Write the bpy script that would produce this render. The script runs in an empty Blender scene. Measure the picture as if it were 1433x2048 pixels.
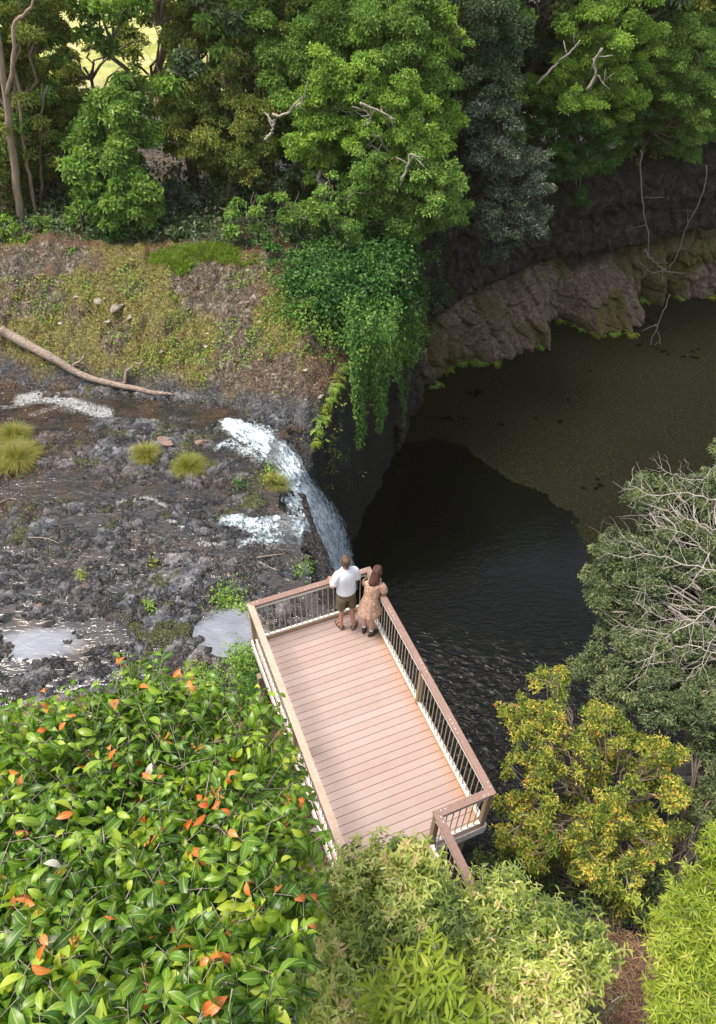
import bpy, math, random
import numpy as np
from mathutils import Matrix, Vector
S = bpy.context.scene
COL = S.collection
R = math.radians
# ------------------------------------------------------------------ camera, sky, sun, exposure
F_PX = 1408.16; PITCH = R(43.975); ROLL = R(1.22)
CAM = np.array([0.0, 0.0, 11.324])
fw = np.array([0, math.cos(PITCH), -math.sin(PITCH)])
_rt = np.array([1.0, 0, 0]); _up = np.cross(_rt, fw)
rt = _rt*math.cos(ROLL) + _up*math.sin(ROLL); up = np.cross(rt, fw)
cd = bpy.data.cameras.new('camera'); cam = bpy.data.objects.new('camera', cd); COL.objects.link(cam)
cd.sensor_fit = 'VERTICAL'; cd.sensor_height = 36; cd.lens = F_PX/2048*36
cd.clip_start = 0.1; cd.clip_end = 2000
M = Matrix.Identity(4)
for i in range(3):
    M[i][0] = rt[i]; M[i][1] = up[i]; M[i][2] = -fw[i]; M[i][3] = CAM[i]
cam.matrix_world = M
S.camera = cam
SUN_EL = R(67); SUN_AZ = R(270)          # azimuth measured clockwise from +Y: the sun stands high on the left
w = bpy.data.worlds.new('World'); S.world = w; w.use_nodes = True
nt = w.node_tree; bg = nt.nodes['Background']
sky = nt.nodes.new('ShaderNodeTexSky'); sky.sky_type = 'NISHITA'; sky.sun_disc = False
sky.sun_elevation = SUN_EL; sky.sun_rotation = SUN_AZ; sky.air_density = 1.0; sky.dust_density = 3.0; sky.ozone_density = 1.0
hs = nt.nodes.new('ShaderNodeHueSaturation'); hs.inputs['Saturation'].default_value = 0.5
nt.links.new(sky.outputs[0], hs.inputs['Color']); nt.links.new(hs.outputs[0], bg.inputs['Color'])
bg.inputs['Strength'].default_value = 0.15
sd = bpy.data.lights.new('sun', 'SUN'); sd.energy = 2.3; sd.angle = R(20); sd.color = (1.0, 0.90, 0.74)
so = bpy.data.objects.new('sun', sd); COL.objects.link(so)
sv = Vector((math.sin(SUN_AZ)*math.cos(SUN_EL), math.cos(SUN_AZ)*math.cos(SUN_EL), math.sin(SUN_EL)))
so.rotation_euler = sv.to_track_quat('Z', 'Y').to_euler()
S.view_settings.view_transform = 'Standard'; S.view_settings.look = 'None'
S.view_settings.exposure = 0.92; S.view_settings.gamma = 1.0
S.cycles.max_bounces = 6; S.cycles.diffuse_bounces = 3; S.cycles.glossy_bounces = 3; S.cycles.transmission_bounces = 4
S.cycles.transparent_max_bounces = 6; S.cycles.use_denoising = True

# ------------------------------------------------------------------ projection helpers (photo pixels 1433x2048)
def ray(x, y):
    return fw*F_PX + rt*(x-716.5) - up*(y-1024)
def at_z(x, y, z):
    d = ray(x, y); return CAM + d*((z-CAM[2])/d[2])
def at_y(x, y, Y):
    d = ray(x, y); return CAM + d*((Y-CAM[1])/d[1])
def at_d(x, y, D):
    d = ray(x, y); return CAM + d*(D/np.linalg.norm(d))
def to_px(P):
    d = np.asarray(P)-CAM; z = d@fw
    return np.stack([716.5+F_PX*(d@rt)/z, 1024-F_PX*(d@up)/z], -1)

# ------------------------------------------------------------------ noise
def _h(ix, iy, iz, seed):
    n = (ix.astype(np.int64)*374761393 + iy.astype(np.int64)*668265263 + iz.astype(np.int64)*2147483647 + seed*1274126177) & 0xffffffff
    n = ((n ^ (n >> 13))*1274126177) & 0xffffffff
    return ((n ^ (n >> 16)) & 0xffffff)/float(0xffffff)
def vnoise(x, y, z=None, seed=0):
    x = np.asarray(x, float); y = np.asarray(y, float); z = np.zeros_like(x) if z is None else np.asarray(z, float)
    ix, iy, iz = np.floor(x), np.floor(y), np.floor(z)
    fx, fy, fz = x-ix, y-iy, z-iz
    fx = fx*fx*(3-2*fx); fy = fy*fy*(3-2*fy); fz = fz*fz*(3-2*fz)
    r = 0
    for a in (0, 1):
        for b in (0, 1):
            for c in (0, 1):
                r = r + _h(ix+a, iy+b, iz+c, seed)*(fx if a else 1-fx)*(fy if b else 1-fy)*(fz if c else 1-fz)
    return r*2-1
def fbm(x, y, z=None, oct=4, seed=0, gain=0.5):
    r = 0; a = 1.0; s = 0
    for o in range(oct):
        k = 2.03**o
        r = r + a*vnoise(x*k+13.1*o, y*k-7.7*o, None if z is None else z*k, seed+o); s += a; a *= gain
    return r/s
def worley(x, y, seed=0):
    ix, iy = np.floor(x), np.floor(y); f1 = np.full(x.shape, 9.0); f2 = np.full(x.shape, 9.0); idv = np.zeros(x.shape)
    zz = np.zeros_like(ix)
    for a in (-1, 0, 1):
        for b in (-1, 0, 1):
            cx = ix+a; cy = iy+b
            px = cx+_h(cx, cy, zz, seed); py = cy+_h(cx, cy, zz, seed+7)
            d = np.hypot(px-x, py-y); v = _h(cx, cy, zz, seed+13)
            m = d < f1; f2 = np.where(m, f1, np.minimum(f2, d)); idv = np.where(m, v, idv); f1 = np.where(m, d, f1)
    return f1, f2, idv
def sstep(a, b, x):
    t = np.clip((x-a)/(b-a), 0, 1); return t*t*(3-2*t)

# ------------------------------------------------------------------ object helpers
def tag(o, label=None, cat=None, group=None, kind=None):
    if label: o['label'] = label
    if cat: o['category'] = cat
    if group: o['group'] = group
    if kind: o['kind'] = kind
    return o
def empty(name, loc=(0, 0, 0), rz=0.0):
    o = bpy.data.objects.new(name, None); COL.objects.link(o); o.location = loc; o.rotation_euler = (0, 0, rz)
    o.empty_display_size = 0.2
    return o
def mesh_np(name, V, Fc, mats, parent=None, smooth=False, attrs=None, loc=None):
    """V (n,3), Fc (m,k) int array or list of arrays with equal k"""
    V = np.asarray(V, np.float32)
    me = bpy.data.meshes.new(name)
    arrs = Fc if isinstance(Fc, list) else [Fc]
    arrs = [np.asarray(a, np.int32) for a in arrs if len(a)]
    nl = sum(a.size for a in arrs); nf = sum(len(a) for a in arrs)
    if loc is not None: V = V-np.asarray(loc, np.float32)
    me.vertices.add(len(V)); me.vertices.foreach_set('co', V.ravel())
    me.loops.add(nl); me.loops.foreach_set('vertex_index', np.concatenate([a.ravel() for a in arrs]))
    me.polygons.add(nf)
    tot = np.concatenate([np.full(len(a), a.shape[1], np.int32) for a in arrs])
    st = np.concatenate([[0], np.cumsum(tot)[:-1]]).astype(np.int32)
    me.polygons.foreach_set('loop_start', st); me.polygons.foreach_set('loop_total', tot)
    me.polygons.foreach_set('use_smooth', np.full(nf, smooth, bool))
    me.update(calc_edges=True)
    if attrs:
        for k, (dom, val) in attrs.items():
            a = me.attributes.new(k, 'FLOAT', dom); a.data.foreach_set('value', np.asarray(val, np.float32).ravel())
    for m in (mats if isinstance(mats, (list, tuple)) else [mats]): me.materials.append(m)
    o = bpy.data.objects.new(name, me); COL.objects.link(o)
    if loc is not None: o.location = loc
    if parent is not None: o.parent = parent
    return o
def lookup_parent_local(o, parent):
    o.parent = parent; o.matrix_parent_inverse = parent.matrix_world.inverted(); return o
class MB:
    """collects boxes and tubes, builds ONE mesh"""
    def __init__(s): s.V = []; s.F4 = []; s.F3 = []; s.n = 0
    def add(s, V, F):
        V = np.asarray(V, float)
        for f in F: (s.F4 if len(f) == 4 else s.F3).append([i+s.n for i in f])
        s.V.append(V); s.n += len(V); return s
    def box(s, a, b, bev=0.0):
        a = np.minimum(a, b) if False else np.array(a, float); b = np.array(b, float)
        lo = np.minimum(a, b); hi = np.maximum(a, b)
        if bev <= 0:
            V = [(x, y, z) for x in (lo[0], hi[0]) for y in (lo[1], hi[1]) for z in (lo[2], hi[2])]
            return s.add(V, [(0, 1, 3, 2), (4, 6, 7, 5), (0, 4, 5, 1), (2, 3, 7, 6), (0, 2, 6, 4), (1, 5, 7, 3)])
        e = bev
        def ring(z, k): return [(lo[0]+k, lo[1], z), (hi[0]-k, lo[1], z), (hi[0], lo[1]+k, z), (hi[0], hi[1]-k, z), (hi[0]-k, hi[1], z), (lo[0]+k, hi[1], z), (lo[0], hi[1]-k, z), (lo[0], lo[1]+k, z)]
        def ring2(z, k):
            return [(min(max(x, lo[0]+k), hi[0]-k), min(max(y, lo[1]+k), hi[1]-k), z) for x, y, _ in ring(z, k)]
        rs = [ring2(lo[2], e), ring(lo[2]+e, e), ring(hi[2]-e, e), ring2(hi[2], e)]
        V = [p for r in rs for p in r]; F = []
        for k in range(3):
            for i in range(8):
                j = (i+1) % 8; F.append((k*8+i, k*8+j, k*8+8+j, k*8+8+i))
        F += [(7, 2, 1, 0), (3, 2, 7, 6), (3, 6, 5, 4)]
        t = 24; F += [(t+0, t+1, t+2, t+7), (t+7, t+2, t+3, t+6), (t+6, t+3, t+4, t+5)]
        return s.add(V, F)
    def tube(s, pts, rad, k=8, cap=True, up=None):
        V, F = tube_np(pts, rad, k, cap); 
        return s.add(V, F)
    def build(s, name, mat, parent=None, smooth=False, loc=None):
        V = np.concatenate(s.V) if s.V else np.zeros((0, 3))
        return mesh_np(name, V, [np.array(s.F4, int).reshape(-1, 4), np.array(s.F3, int).reshape(-1, 3)], mat, parent, smooth, loc=loc)
def tube_np(pts, rad, k=8, cap=True):
    P = np.asarray(pts, float); n = len(P); rad = np.broadcast_to(np.asarray(rad, float), (n,))
    T = np.gradient(P, axis=0); T /= np.linalg.norm(T, axis=1)[:, None]+1e-9
    ref = np.array([0, 0, 1.0]) if abs(T[0][2]) < 0.9 else np.array([1.0, 0, 0])
    A = np.cross(T, ref); A /= np.linalg.norm(A, axis=1)[:, None]+1e-9
    for i in range(1, n):      # keep frames from flipping
        a = A[i-1]-T[i]*(A[i-1]@T[i]); A[i] = a/(np.linalg.norm(a)+1e-9)
    B = np.cross(T, A)
    ang = np.arange(k)*2*math.pi/k
    V = (P[:, None, :] + rad[:, None, None]*(A[:, None, :]*np.cos(ang)[None, :, None]+B[:, None, :]*np.sin(ang)[None, :, None])).reshape(-1, 3)
    F = []
    for i in range(n-1):
        for j in range(k):
            F.append((i*k+j, i*k+(j+1) % k, (i+1)*k+(j+1) % k, (i+1)*k+j))
    if cap:
        V = np.concatenate([V, P[:1], P[-1:]])
        for j in range(k):
            F.append((n*k, (j+1) % k, j)); F.append((n*k+1, (n-1)*k+j, (n-1)*k+(j+1) % k))
    return V, F
def rn(v): return v/(np.linalg.norm(v, axis=-1, keepdims=True)+1e-9)

# ------------------------------------------------------------------ materials
class NT:
    def __init__(s, name):
        s.m = bpy.data.materials.new(name); s.m.use_nodes = True; s.t = s.m.node_tree
        s.b = s.t.nodes['Principled BSDF']; s.out = s.t.nodes['Material Output']
    def n(s, typ, **kw):
        nd = s.t.nodes.new(typ)
        for k, v in kw.items(): setattr(nd, k, v)
        return nd
    def l(s, a, b): s.t.links.new(a, b)
    def coord(s, kind='Object', scale=(1, 1, 1)):
        tc = s.n('ShaderNodeTexCoord'); mp = s.n('ShaderNodeMapping'); mp.inputs['Scale'].default_value = scale
        s.l(tc.outputs[kind], mp.inputs['Vector']); return mp.outputs[0]
    def noise(s, scale, detail=4, rough=0.55, vec=None, dist=0):
        nd = s.n('ShaderNodeTexNoise'); nd.inputs['Scale'].default_value = scale; nd.inputs['Detail'].default_value = detail
        nd.inputs['Roughness'].default_value = rough; nd.inputs['Distortion'].default_value = dist
        if vec is not None: s.l(vec, nd.inputs['Vector'])
        return nd.outputs['Fac']
    def ramp(s, fac, stops, interp='LINEAR'):
        r = s.n('ShaderNodeValToRGB'); e = r.color_ramp.elements; r.color_ramp.interpolation = interp
        while len(e) < len(stops): e.new(0.5)
        for el, (p, c) in zip(e, stops):
            el.position = p; el.color = (c[0], c[1], c[2], 1) if hasattr(c, '__len__') else (c, c, c, 1)
        s.l(fac, r.inputs[0]); return r.outputs[0]
    def mix(s, fac, a, b, mode='MIX'):
        m = s.n('ShaderNodeMix', data_type='RGBA', blend_type=mode)
        for sock, v in ((m.inputs['Factor'], fac), (m.inputs['A'], a), (m.inputs['B'], b)):
            if hasattr(v, 'links'): s.l(v, sock)
            elif hasattr(v, '__len__'): sock.default_value = (v[0], v[1], v[2], 1)
            else: sock.default_value = v
        return m.outputs['Result']
    def math(s, op, a, b=0.0):
        m = s.n('ShaderNodeMath', operation=op)
        for sock, v in ((m.inputs[0], a), (m.inputs[1], b)):
            if hasattr(v, 'links'): s.l(v, sock)
            else: sock.default_value = v
        return m.outputs[0]
    def attr(s, name):
        a = s.n('ShaderNodeAttribute'); a.attribute_name = name; return a.outputs['Fac']
    def bump(s, h, strength=0.5, dist=0.02):
        b = s.n('ShaderNodeBump'); b.inputs['Strength'].default_value = strength; b.inputs['Distance'].default_value = dist
        s.l(h, b.inputs['Height']); s.l(b.outputs[0], s.b.inputs['Normal']); return b
    def col(s, c):
        if hasattr(c, 'links'): s.l(c, s.b.inputs['Base Color'])
        else: s.b.inputs['Base Color'].default_value = (c[0], c[1], c[2], 1)
        return s
    def rough(s, r):
        if hasattr(r, 'links'): s.l(r, s.b.inputs['Roughness'])
        else: s.b.inputs['Roughness'].default_value = r
        return s
    def spec(s, v): s.b.inputs['Specular IOR Level'].default_value = v; return s

def leaf_mat(name, stops, rough=0.5, trans=0.3, spec=0.35, tcol=None):
    n = NT(name); c = n.ramp(n.attr('tone'), stops)
    n.col(c).rough(rough).spec(spec)
    t = n.n('ShaderNodeBsdfTranslucent')
    tc = n.mix(1.0, c, tcol or (1.25, 1.35, 0.55), 'MULTIPLY'); n.l(tc, t.inputs['Color'])
    mx = n.n('ShaderNodeMixShader'); mx.inputs[0].default_value = trans
    n.l(n.b.outputs[0], mx.inputs[1]); n.l(t.outputs[0], mx.inputs[2]); n.l(mx.outputs[0], n.out.inputs['Surface'])
    return n.m
def simple(name, c1, c2, scale=8, rough=0.7, bump=0.3, dist=0.01, kind='Object', mscale=(1, 1, 1), spec=0.4, detail=5):
    n = NT(name); v = n.coord(kind, mscale); f = n.noise(scale, detail, 0.6, v)
    n.col(n.ramp(f, [(0.3, c1), (0.7, c2)])).rough(rough).spec(spec)
    if bump: n.bump(f, bump, dist)
    return n.m
HAZE_D = 0.00025
# ------------------------------------------------------------------ terrain
POOL_Z = -9.0; CREEK_Z = -2.52
POOL = np.array([(2.55, 4.2), (1.5, 5.4), (0.9, 7.3), (0.35, 9.5), (-0.25, 11.5), (-0.7, 13), (-1.1, 14.2), (-1.5, 15.4), (-1.75, 16.6), (-1.55, 17.7),
    (-1.15, 18.8), (-0.45, 20.0), (0.5, 23), (1.9, 27), (3.1, 31.3), (4.6, 33.3), (8, 36.3), (12, 38.4), (17, 40.5), (22, 42), (30, 44), (60, 47), (60, -6), (20, 0), (9, 2.2), (5, 3.4)])
def poly_sd(x, y, P):
    """signed distance, positive inside"""
    d = np.full(x.shape, 1e9); ins = np.zeros(x.shape, bool); n = len(P)
    for i in range(n):
        a = P[i]; b = P[(i+1) % n]; e = b-a
        t = np.clip(((x-a[0])*e[0]+(y-a[1])*e[1])/(e@e), 0, 1)
        d = np.minimum(d, np.hypot(x-a[0]-t*e[0], y-a[1]-t*e[1]))
        c = ((a[1] > y) != (b[1] > y)) & (x < (b[0]-a[0])*(y-a[1])/(b[1]-a[1]+1e-12)+a[0]); ins ^= c
    return np.where(ins, d, -d)
YF_X = np.array([-60, -12.4, -9.8, -6.3, -4.5, -2.6, -1.7, -0.6, 5]); YF_Y = np.array([21.5, 20.4, 20.2, 19.85, 19.3, 18.6, 18.2, 19.4, 24])
YN_X = np.array([-60, -12, -7.8, -5.8, -3.3, -2.2, -0.8, 0.6, 3]); YN_Y = np.array([8.8, 8.2, 7.9, 8.5, 8.6, 8.4, 7.6, 6.0, 4.0])
def yfar(x): return np.interp(x, YF_X, YF_Y)
def ynear(x): return np.interp(x, YN_X, YN_Y)
# hollows of the creek bed: centre x,y, radii, depth (standing or running water)
HOL = [(-6.9, 9.9, 1.5, .6, .17), (-3.0, 10.0, .75, .85, .2), (-2.2, 9.7, .5, .5, .15), (-9.4, 15.2, 2.6, .9, .13), (-11, 12.7, 1.6, .8, .08),
       (-9.0, 19.0, 5.0, .65, .24), (-5.8, 18.6, 2.2, .55, .2), (-11.5, 18.2, 3, .7, .14), (-6.0, 11.6, .5, .4, .13), (-4.6, 15.0, 1.6, .35, .1),
       (-3.7, 17.4, 1.0, .6, .12), (-7.6, 13.6, .7, .4, .1), (-12, 10.6, 1.2, .7, .1), (-3.0, 14.3, 1.3, .25, .1)]
def terrain(x, y, fine=True):
    x = np.asarray(x, float); y = np.asarray(y, float)
    wx = x+0.35*fbm(x*0.7, y*0.7, oct=3, seed=3); wy = y+0.35*fbm(x*0.7, y*0.7, oct=3, seed=5)
    yf = yfar(x)+0.35*fbm(x*0.6, y*0+2, oct=3, seed=8); yn = ynear(x)
    # creek platform
    z = np.full(x.shape, CREEK_Z+0.03)
    lo = 0.07*fbm(x*0.35, y*0.35, oct=3, seed=11)
    for cx, cy, rx, ry, dp in HOL:
        q = np.hypot((wx-cx)/rx, (wy-cy)/ry); lo = lo-dp*(1-sstep(0.45, 1.25, q))
    rk = 0
    if fine:
        f1, f2, idv = worley(wx*1.6+0.4*fbm(x*3, y*3, oct=2, seed=2), wy*2.0, 21)
        g1, g2, idg = worley(wx*4.1, wy*5.0+0.5*fbm(x*5, y*5, oct=2, seed=6), 31)
        k1, k2, idk = worley(wx*8.3, wy*9.5, 37)
        m1, m2, idm = worley(wx*.75+.3*fbm(x*1.5, y*1.5, oct=3, seed=14), wy*1.25, 23)
        rk = 0.11*(idm-.5)-.09*(1-sstep(0, .09, m2-m1)) + 0.12*(idv-0.5)-0.10*(1-sstep(0, 0.12, f2-f1))+0.045 + 0.075*(idg-0.5)-0.05*(1-sstep(0, 0.16, g2-g1)) + 0.025*(idk-.5) + 0.045*fbm(x*4, y*5, oct=4, seed=9)+0.05*np.abs(fbm(x*2.2, y*3.0, oct=3, seed=10))
    creek = z+lo+rk
    # far bank: rocky slope up to the forest floor
    s = np.clip((y-yf), 0, 50)
    top = 0.35-1.7*sstep(-1.5, 5.0, x)*sstep(22, 33, y)
    bank = CREEK_Z+0.05+0.38*sstep(0, 0.35, s)+(top-CREEK_Z-0.45)*sstep(-0.6, 4.6, s)*0.98
    bank = bank - 0.38*sstep(0, 0.35, s)*0.15
    if fine:
        f1, f2, idb = worley(wx*1.3, wy*1.0, 41)
        h1, h2, idh = worley(wx*3.3, wy*2.6, 47)
        amp = sstep(0.1, 0.8, s)*(1-sstep(4.0, 7, s)*0.7)
        bank = bank+amp*(0.24*(idb-0.5)+0.13*sstep(0, .3, f2-f1)+0.09*(idh-.5)+0.05*sstep(0, .3, h2-h1)+0.13*fbm(x*1.6, y*1.6, oct=5, seed=17))
    bank = bank+0.25*fbm(x*0.25, y*0.25, oct=3, seed=19)*sstep(3, 8, s)
    z = np.where(y > yf, bank, creek)
    # near bank
    s2 = np.clip(yn-y, 0, 50)
    near = CREEK_Z+0.1+1.9*sstep(-0.2, 3.2, s2)+0.16*fbm(x*1.4, y*1.4, oct=4, seed=23)
    z = np.where(y < yn, np.maximum(near, creek), z)
    # lip falls away toward the pool
    d = poly_sd(x+0.22*fbm(x*1.1, y*1.1, oct=3, seed=27), y+0.22*fbm(x*1.1, y*1.1, oct=3, seed=29), POOL)
    lipz = sstep(9.5, 11.5, y)*(1-sstep(17.6, 18.6, y))
    z = z-lipz*0.95*sstep(-1.6, 0.2, d)
    nb = 1-sstep(5.0, 7.5, y); nb = nb*sstep(1.2, 3.2, x)          # soft earth bank on the near side
    wdt = 0.5+3.2*nb
    rough_face = 0.25*fbm(x*1.2, y*1.2, z=None, oct=4, seed=33)
    t = np.clip((d+0.0)/wdt, 0, 1)
    t = t*(1-nb)+nb*(t*t*(3-2*t))
    z = z*(1-t)+(-10.2)*t+rough_face*t*(1-t)*3
    return z, d
def H(x, y): return terrain(np.atleast_1d(float(x)), np.atleast_1d(float(y)))[0][0]

def axis(segs):
    o = [segs[0][0]]
    for a, b, st in segs:
        n = max(1, int(round((b-a)/st))); o += list(np.linspace(a, b, n+1)[1:])
    return np.array(o)
gx = axis([(-230, -60, 34), (-60, -16, 1.1), (-16, -13.2, .12), (-13.2, 1.6, .05), (1.6, 8, .12), (8, 60, 1.0), (60, 230, 34)])
gy = axis([(-30, -2, 2), (-2, 7.4, .14), (7.4, 25.5, .052), (25.5, 36, .16), (36, 60, .6), (60, 100, 4), (100, 700, 100)])
X, Y = np.meshgrid(gx, gy); sh = X.shape
Z, DP = terrain(X.ravel(), Y.ravel())
xf, yf_ = X.ravel(), Y.ravel()
back = (yf_ > 33.5) & (DP > -1.2)      # the far cliff has a mesh of its own; keep the sheet behind it
Z = np.where((DP > -1.5) & (yf_ > 31.5) & (xf > 3.2), -10.5, Z)
Z = np.where((DP > -.8) & (yf_ > 27) & (yf_ <= 31.5) & (xf > 1.4), -10.5, Z)
nyv, nxv = sh
I = np.arange(nyv*nxv).reshape(nyv, nxv)
quads = np.stack([I[:-1, :-1], I[:-1, 1:], I[1:, 1:], I[1:, :-1]], -1).reshape(-1, 4)
sbank = np.clip(yf_-yfar(xf), 0, 60)
a_bank = sstep(0.15, 0.8, sbank+0.4*fbm(xf, yf_, oct=3, seed=51))*(DP < 0.4)
a_creek = ((yf_ <= yfar(xf)) & (yf_ >= ynear(xf)-0.3)).astype(float)
mo = fbm(xf*0.7, yf_*0.7, oct=4, seed=53)
a_moss = sstep(-0.10, 0.32, mo+0.25*np.exp(-((xf+6.5)/3.5)**2-((yf_-22)/1.8)**2)+0.3*fbm(xf*3.5, yf_*3.5, oct=3, seed=54))*a_bank*(1-sstep(4.2, 6.5, sbank)*.5)
a_litter = .8*sstep(0.02, 0.36, fbm(xf*0.9+9, yf_*0.9, oct=4, seed=57)+0.3*sstep(3.0, 5.0, sbank)+0.2*fbm(xf*4, yf_*4, oct=3, seed=58))*a_bank
a_meadow = sstep(44, 50, yf_+2*fbm(xf*.2, yf_*.2, oct=2, seed=5))*(1-sstep(-2, 4, xf))
a_near = ((yf_ < ynear(xf)-0.2)).astype(float)
a_blk = worley((xf+0.35*fbm(xf*0.7, yf_*0.7, oct=3, seed=3))*4.1, (yf_+0.35*fbm(xf*0.7, yf_*0.7, oct=3, seed=5))*5.0+0.5*fbm(xf*5, yf_*5, oct=2, seed=6), 31)[2]
a_pink = sstep(0.16, 0.45, .25*(a_blk-.5)+ fbm(xf*0.8+3, yf_*0.9, oct=4, seed=61)+0.25*np.exp(-((xf+4.6)/1.4)**2-((yf_-17.2)/.7)**2)+0.3*(1-sstep(9, 11.5, yf_))+0.3*fbm(xf*4, yf_*4, oct=3, seed=63))*a_creek
h1 = Z-CREEK_Z
a_tuft = sstep(0.22, 0.42, fbm(xf*1.3+30, yf_*1.3, oct=4, seed=66)+0.3*fbm(xf*7, yf_*7, oct=2, seed=67)+0.1)*sstep(0.02, .08, h1)*a_creek

def ground_mat():
    n = NT('ground_rock_and_soil'); v = n.coord('Object')
    f1 = n.noise(2.2, 6, .65, v); f2 = n.noise(9, 6, .65, v); f3 = n.noise(34, 4, .6, v)
    f5 = n.math('ADD', n.math('MULTIPLY', f2, .55), n.math('MULTIPLY', n.noise(3.0, 7, .7, v, .5), .45)); rock = n.ramp(f5, [(.30, (.008, .010, .016)), (.45, (.030, .033, .045)), (.57, (.088, .094, .108)), (.70, (.29, .295, .305))])
    pink = n.ramp(f2, [(.3, (.045, .030, .028)), (.55, (.14, .095, .088)), (.78, (.30, .22, .20))])
    rock = n.mix(n.ramp(n.attr('blk'), [(.45, 0), (.95, .6)]), rock, (.19, .19, .20)); c = n.mix(n.math('MULTIPLY', n.attr('pink'), .32), rock, pink)
    wr = n.n('ShaderNodeMapRange'); n.l(n.attr('wet'), wr.inputs[0]); wr.inputs[1].default_value = .4; wr.inputs[2].default_value = 1.0; wr.inputs[3].default_value = 2.2; wr.inputs[4].default_value = .4
    c = n.mix(1.0, c, wr.outputs[0], 'MULTIPLY')  # damp rock darkened; raised lumps lightened, their highlights put into the colour
    br = n.ramp(f1, [(.42, 0), (.62, 1)]); c = n.mix(n.math('MULTIPLY', br, n.attr('amber')), c, (.10, .05, .018))
    tuft = n.ramp(f3, [(.35, (.02, .03, .006)), (.7, (.13, .14, .03))]); c = n.mix(n.attr('tuft'), c, tuft)
    f4 = n.noise(3.3, 7, .7, v, .4); bankr = n.ramp(n.math('ADD', n.math('MULTIPLY', f2, .45), n.math('MULTIPLY', f4, .55)), [(.34, (.025, .022, .016)), (.47, (.085, .068, .045)), (.54, (.18, .14, .10)), (.60, (.42, .37, .30)), (.7, (.62, .56, .48))])
    c = n.mix(n.attr('bank'), c, bankr)
    lit = n.ramp(f3, [(.3, (.06, .03, .014)), (.55, (.2, .1, .045)), (.75, (.33, .2, .1))]); c = n.mix(n.math('MULTIPLY', n.attr('litter'), .85), c, lit)
    moss = n.ramp(n.math('ADD', n.math('MULTIPLY', f3, .5), n.math('MULTIPLY', f2, .5)), [(.34, (.03, .035, .006)), (.47, (.13, .125, .016)), (.56, (.27, .23, .035)), (.66, (.42, .36, .20))]); c = n.mix(n.math('MULTIPLY', n.attr('moss'), .9), c, moss)
    nr = n.ramp(f3, [(.3, (.07, .035, .02)), (.7, (.3, .18, .11))]); c = n.mix(n.attr('near'), c, nr)
    md = n.ramp(n.noise(.5, 5, .65, v), [(.35, (.30, .38, .03)), (.5, (.60, .60, .06)), (.65, (.85, .72, .28))]); c = n.mix(n.attr('meadow'), c, md)
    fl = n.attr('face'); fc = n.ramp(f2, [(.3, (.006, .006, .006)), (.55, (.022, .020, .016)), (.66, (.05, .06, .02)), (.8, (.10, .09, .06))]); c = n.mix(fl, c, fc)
    n.col(c).spec(.7)
    wet = n.math('MULTIPLY', n.attr('wet'), 1.0)
    rr = n.n('ShaderNodeMapRange'); n.l(wet, rr.inputs[0]); rr.inputs[3].default_value = .8; rr.inputs[4].default_value = .16
    n.rough(rr.outputs[0])
    hh = n.math('ADD', n.math('MULTIPLY', f2, 1.0), n.math('MULTIPLY', f3, .4))
    vo = n.n('ShaderNodeTexVoronoi'); vo.feature = 'DISTANCE_TO_EDGE'; vo.inputs['Scale'].default_value = 7; wv = n.n('ShaderNodeVectorMath', operation='ADD'); n.l(v, wv.inputs[0]); nn_ = n.n('ShaderNodeTexNoise'); nn_.inputs['Scale'].default_value = 5; n.l(v, nn_.inputs['Vector']); sc_ = n.n('ShaderNodeVectorMath', operation='SCALE'); sc_.inputs['Scale'].default_value = .35; n.l(nn_.outputs['Color'], sc_.inputs[0]); n.l(sc_.outputs[0], wv.inputs[1]); n.l(wv.outputs[0], vo.inputs['Vector'])
    ve = n.ramp(vo.outputs[0], [(0, 0), (.12, 1)]); hh = n.math('ADD', hh, n.math('MULTIPLY', ve, .5))
    n.bump(hh, 1.0, .09)
    return n.m
a_wet = np.where(a_creek > .5, 1-sstep(.03, .19, h1)*.6, .8)
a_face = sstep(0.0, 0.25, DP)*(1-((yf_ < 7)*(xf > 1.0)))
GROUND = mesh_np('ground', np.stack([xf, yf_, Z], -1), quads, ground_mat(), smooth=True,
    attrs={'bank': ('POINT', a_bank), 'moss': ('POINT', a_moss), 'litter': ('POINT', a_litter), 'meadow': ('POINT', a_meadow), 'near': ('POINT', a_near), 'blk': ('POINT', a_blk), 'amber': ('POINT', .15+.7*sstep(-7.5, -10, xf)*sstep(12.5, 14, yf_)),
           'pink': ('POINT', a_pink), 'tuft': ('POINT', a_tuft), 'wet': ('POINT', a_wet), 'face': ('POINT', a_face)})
tag(GROUND, kind='structure')

# ------------------------------------------------------------------ creek water (thin film over the rock)
def water_mat(name, base, rough, bscale, bstr, ior=1.33, bdist=.02, alpha=None, mscale=(1, 1, 1)):
    n = NT(name); v = n.coord('Object', mscale); f = n.noise(bscale, 4, .6, v, 1.2)
    n.col(base).rough(rough); n.b.inputs['IOR'].default_value = ior
    n.bump(f, bstr, bdist)
    if alpha is not None: n.b.inputs['Alpha'].default_value = alpha
    return n
cx_ = np.arange(-16, .6, .07); cy_ = np.arange(7.5, 21.5, .07)
CX, CY = np.meshgrid(cx_, cy_); czr, cd_ = terrain(CX.ravel(), CY.ravel())
dz = 0.012*fbm(CX.ravel()*3, CY.ravel()*3, oct=3, seed=71)
cz_ = CREEK_Z+dz
okv = (czr < cz_+0.09) & (cd_ < -0.25) & ~((cd_ > -1.6) & (CY.ravel() > 9.5) & (CY.ravel() < 18.6) & (czr < CREEK_Z-.35))
def grid_faces(nr, nc, keep):
    I = np.arange(nr*nc).reshape(nr, nc); q = np.stack([I[:-1, :-1], I[:-1, 1:], I[1:, 1:], I[1:, :-1]], -1).reshape(-1, 4)
    return q[keep[q].all(1)]
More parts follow.
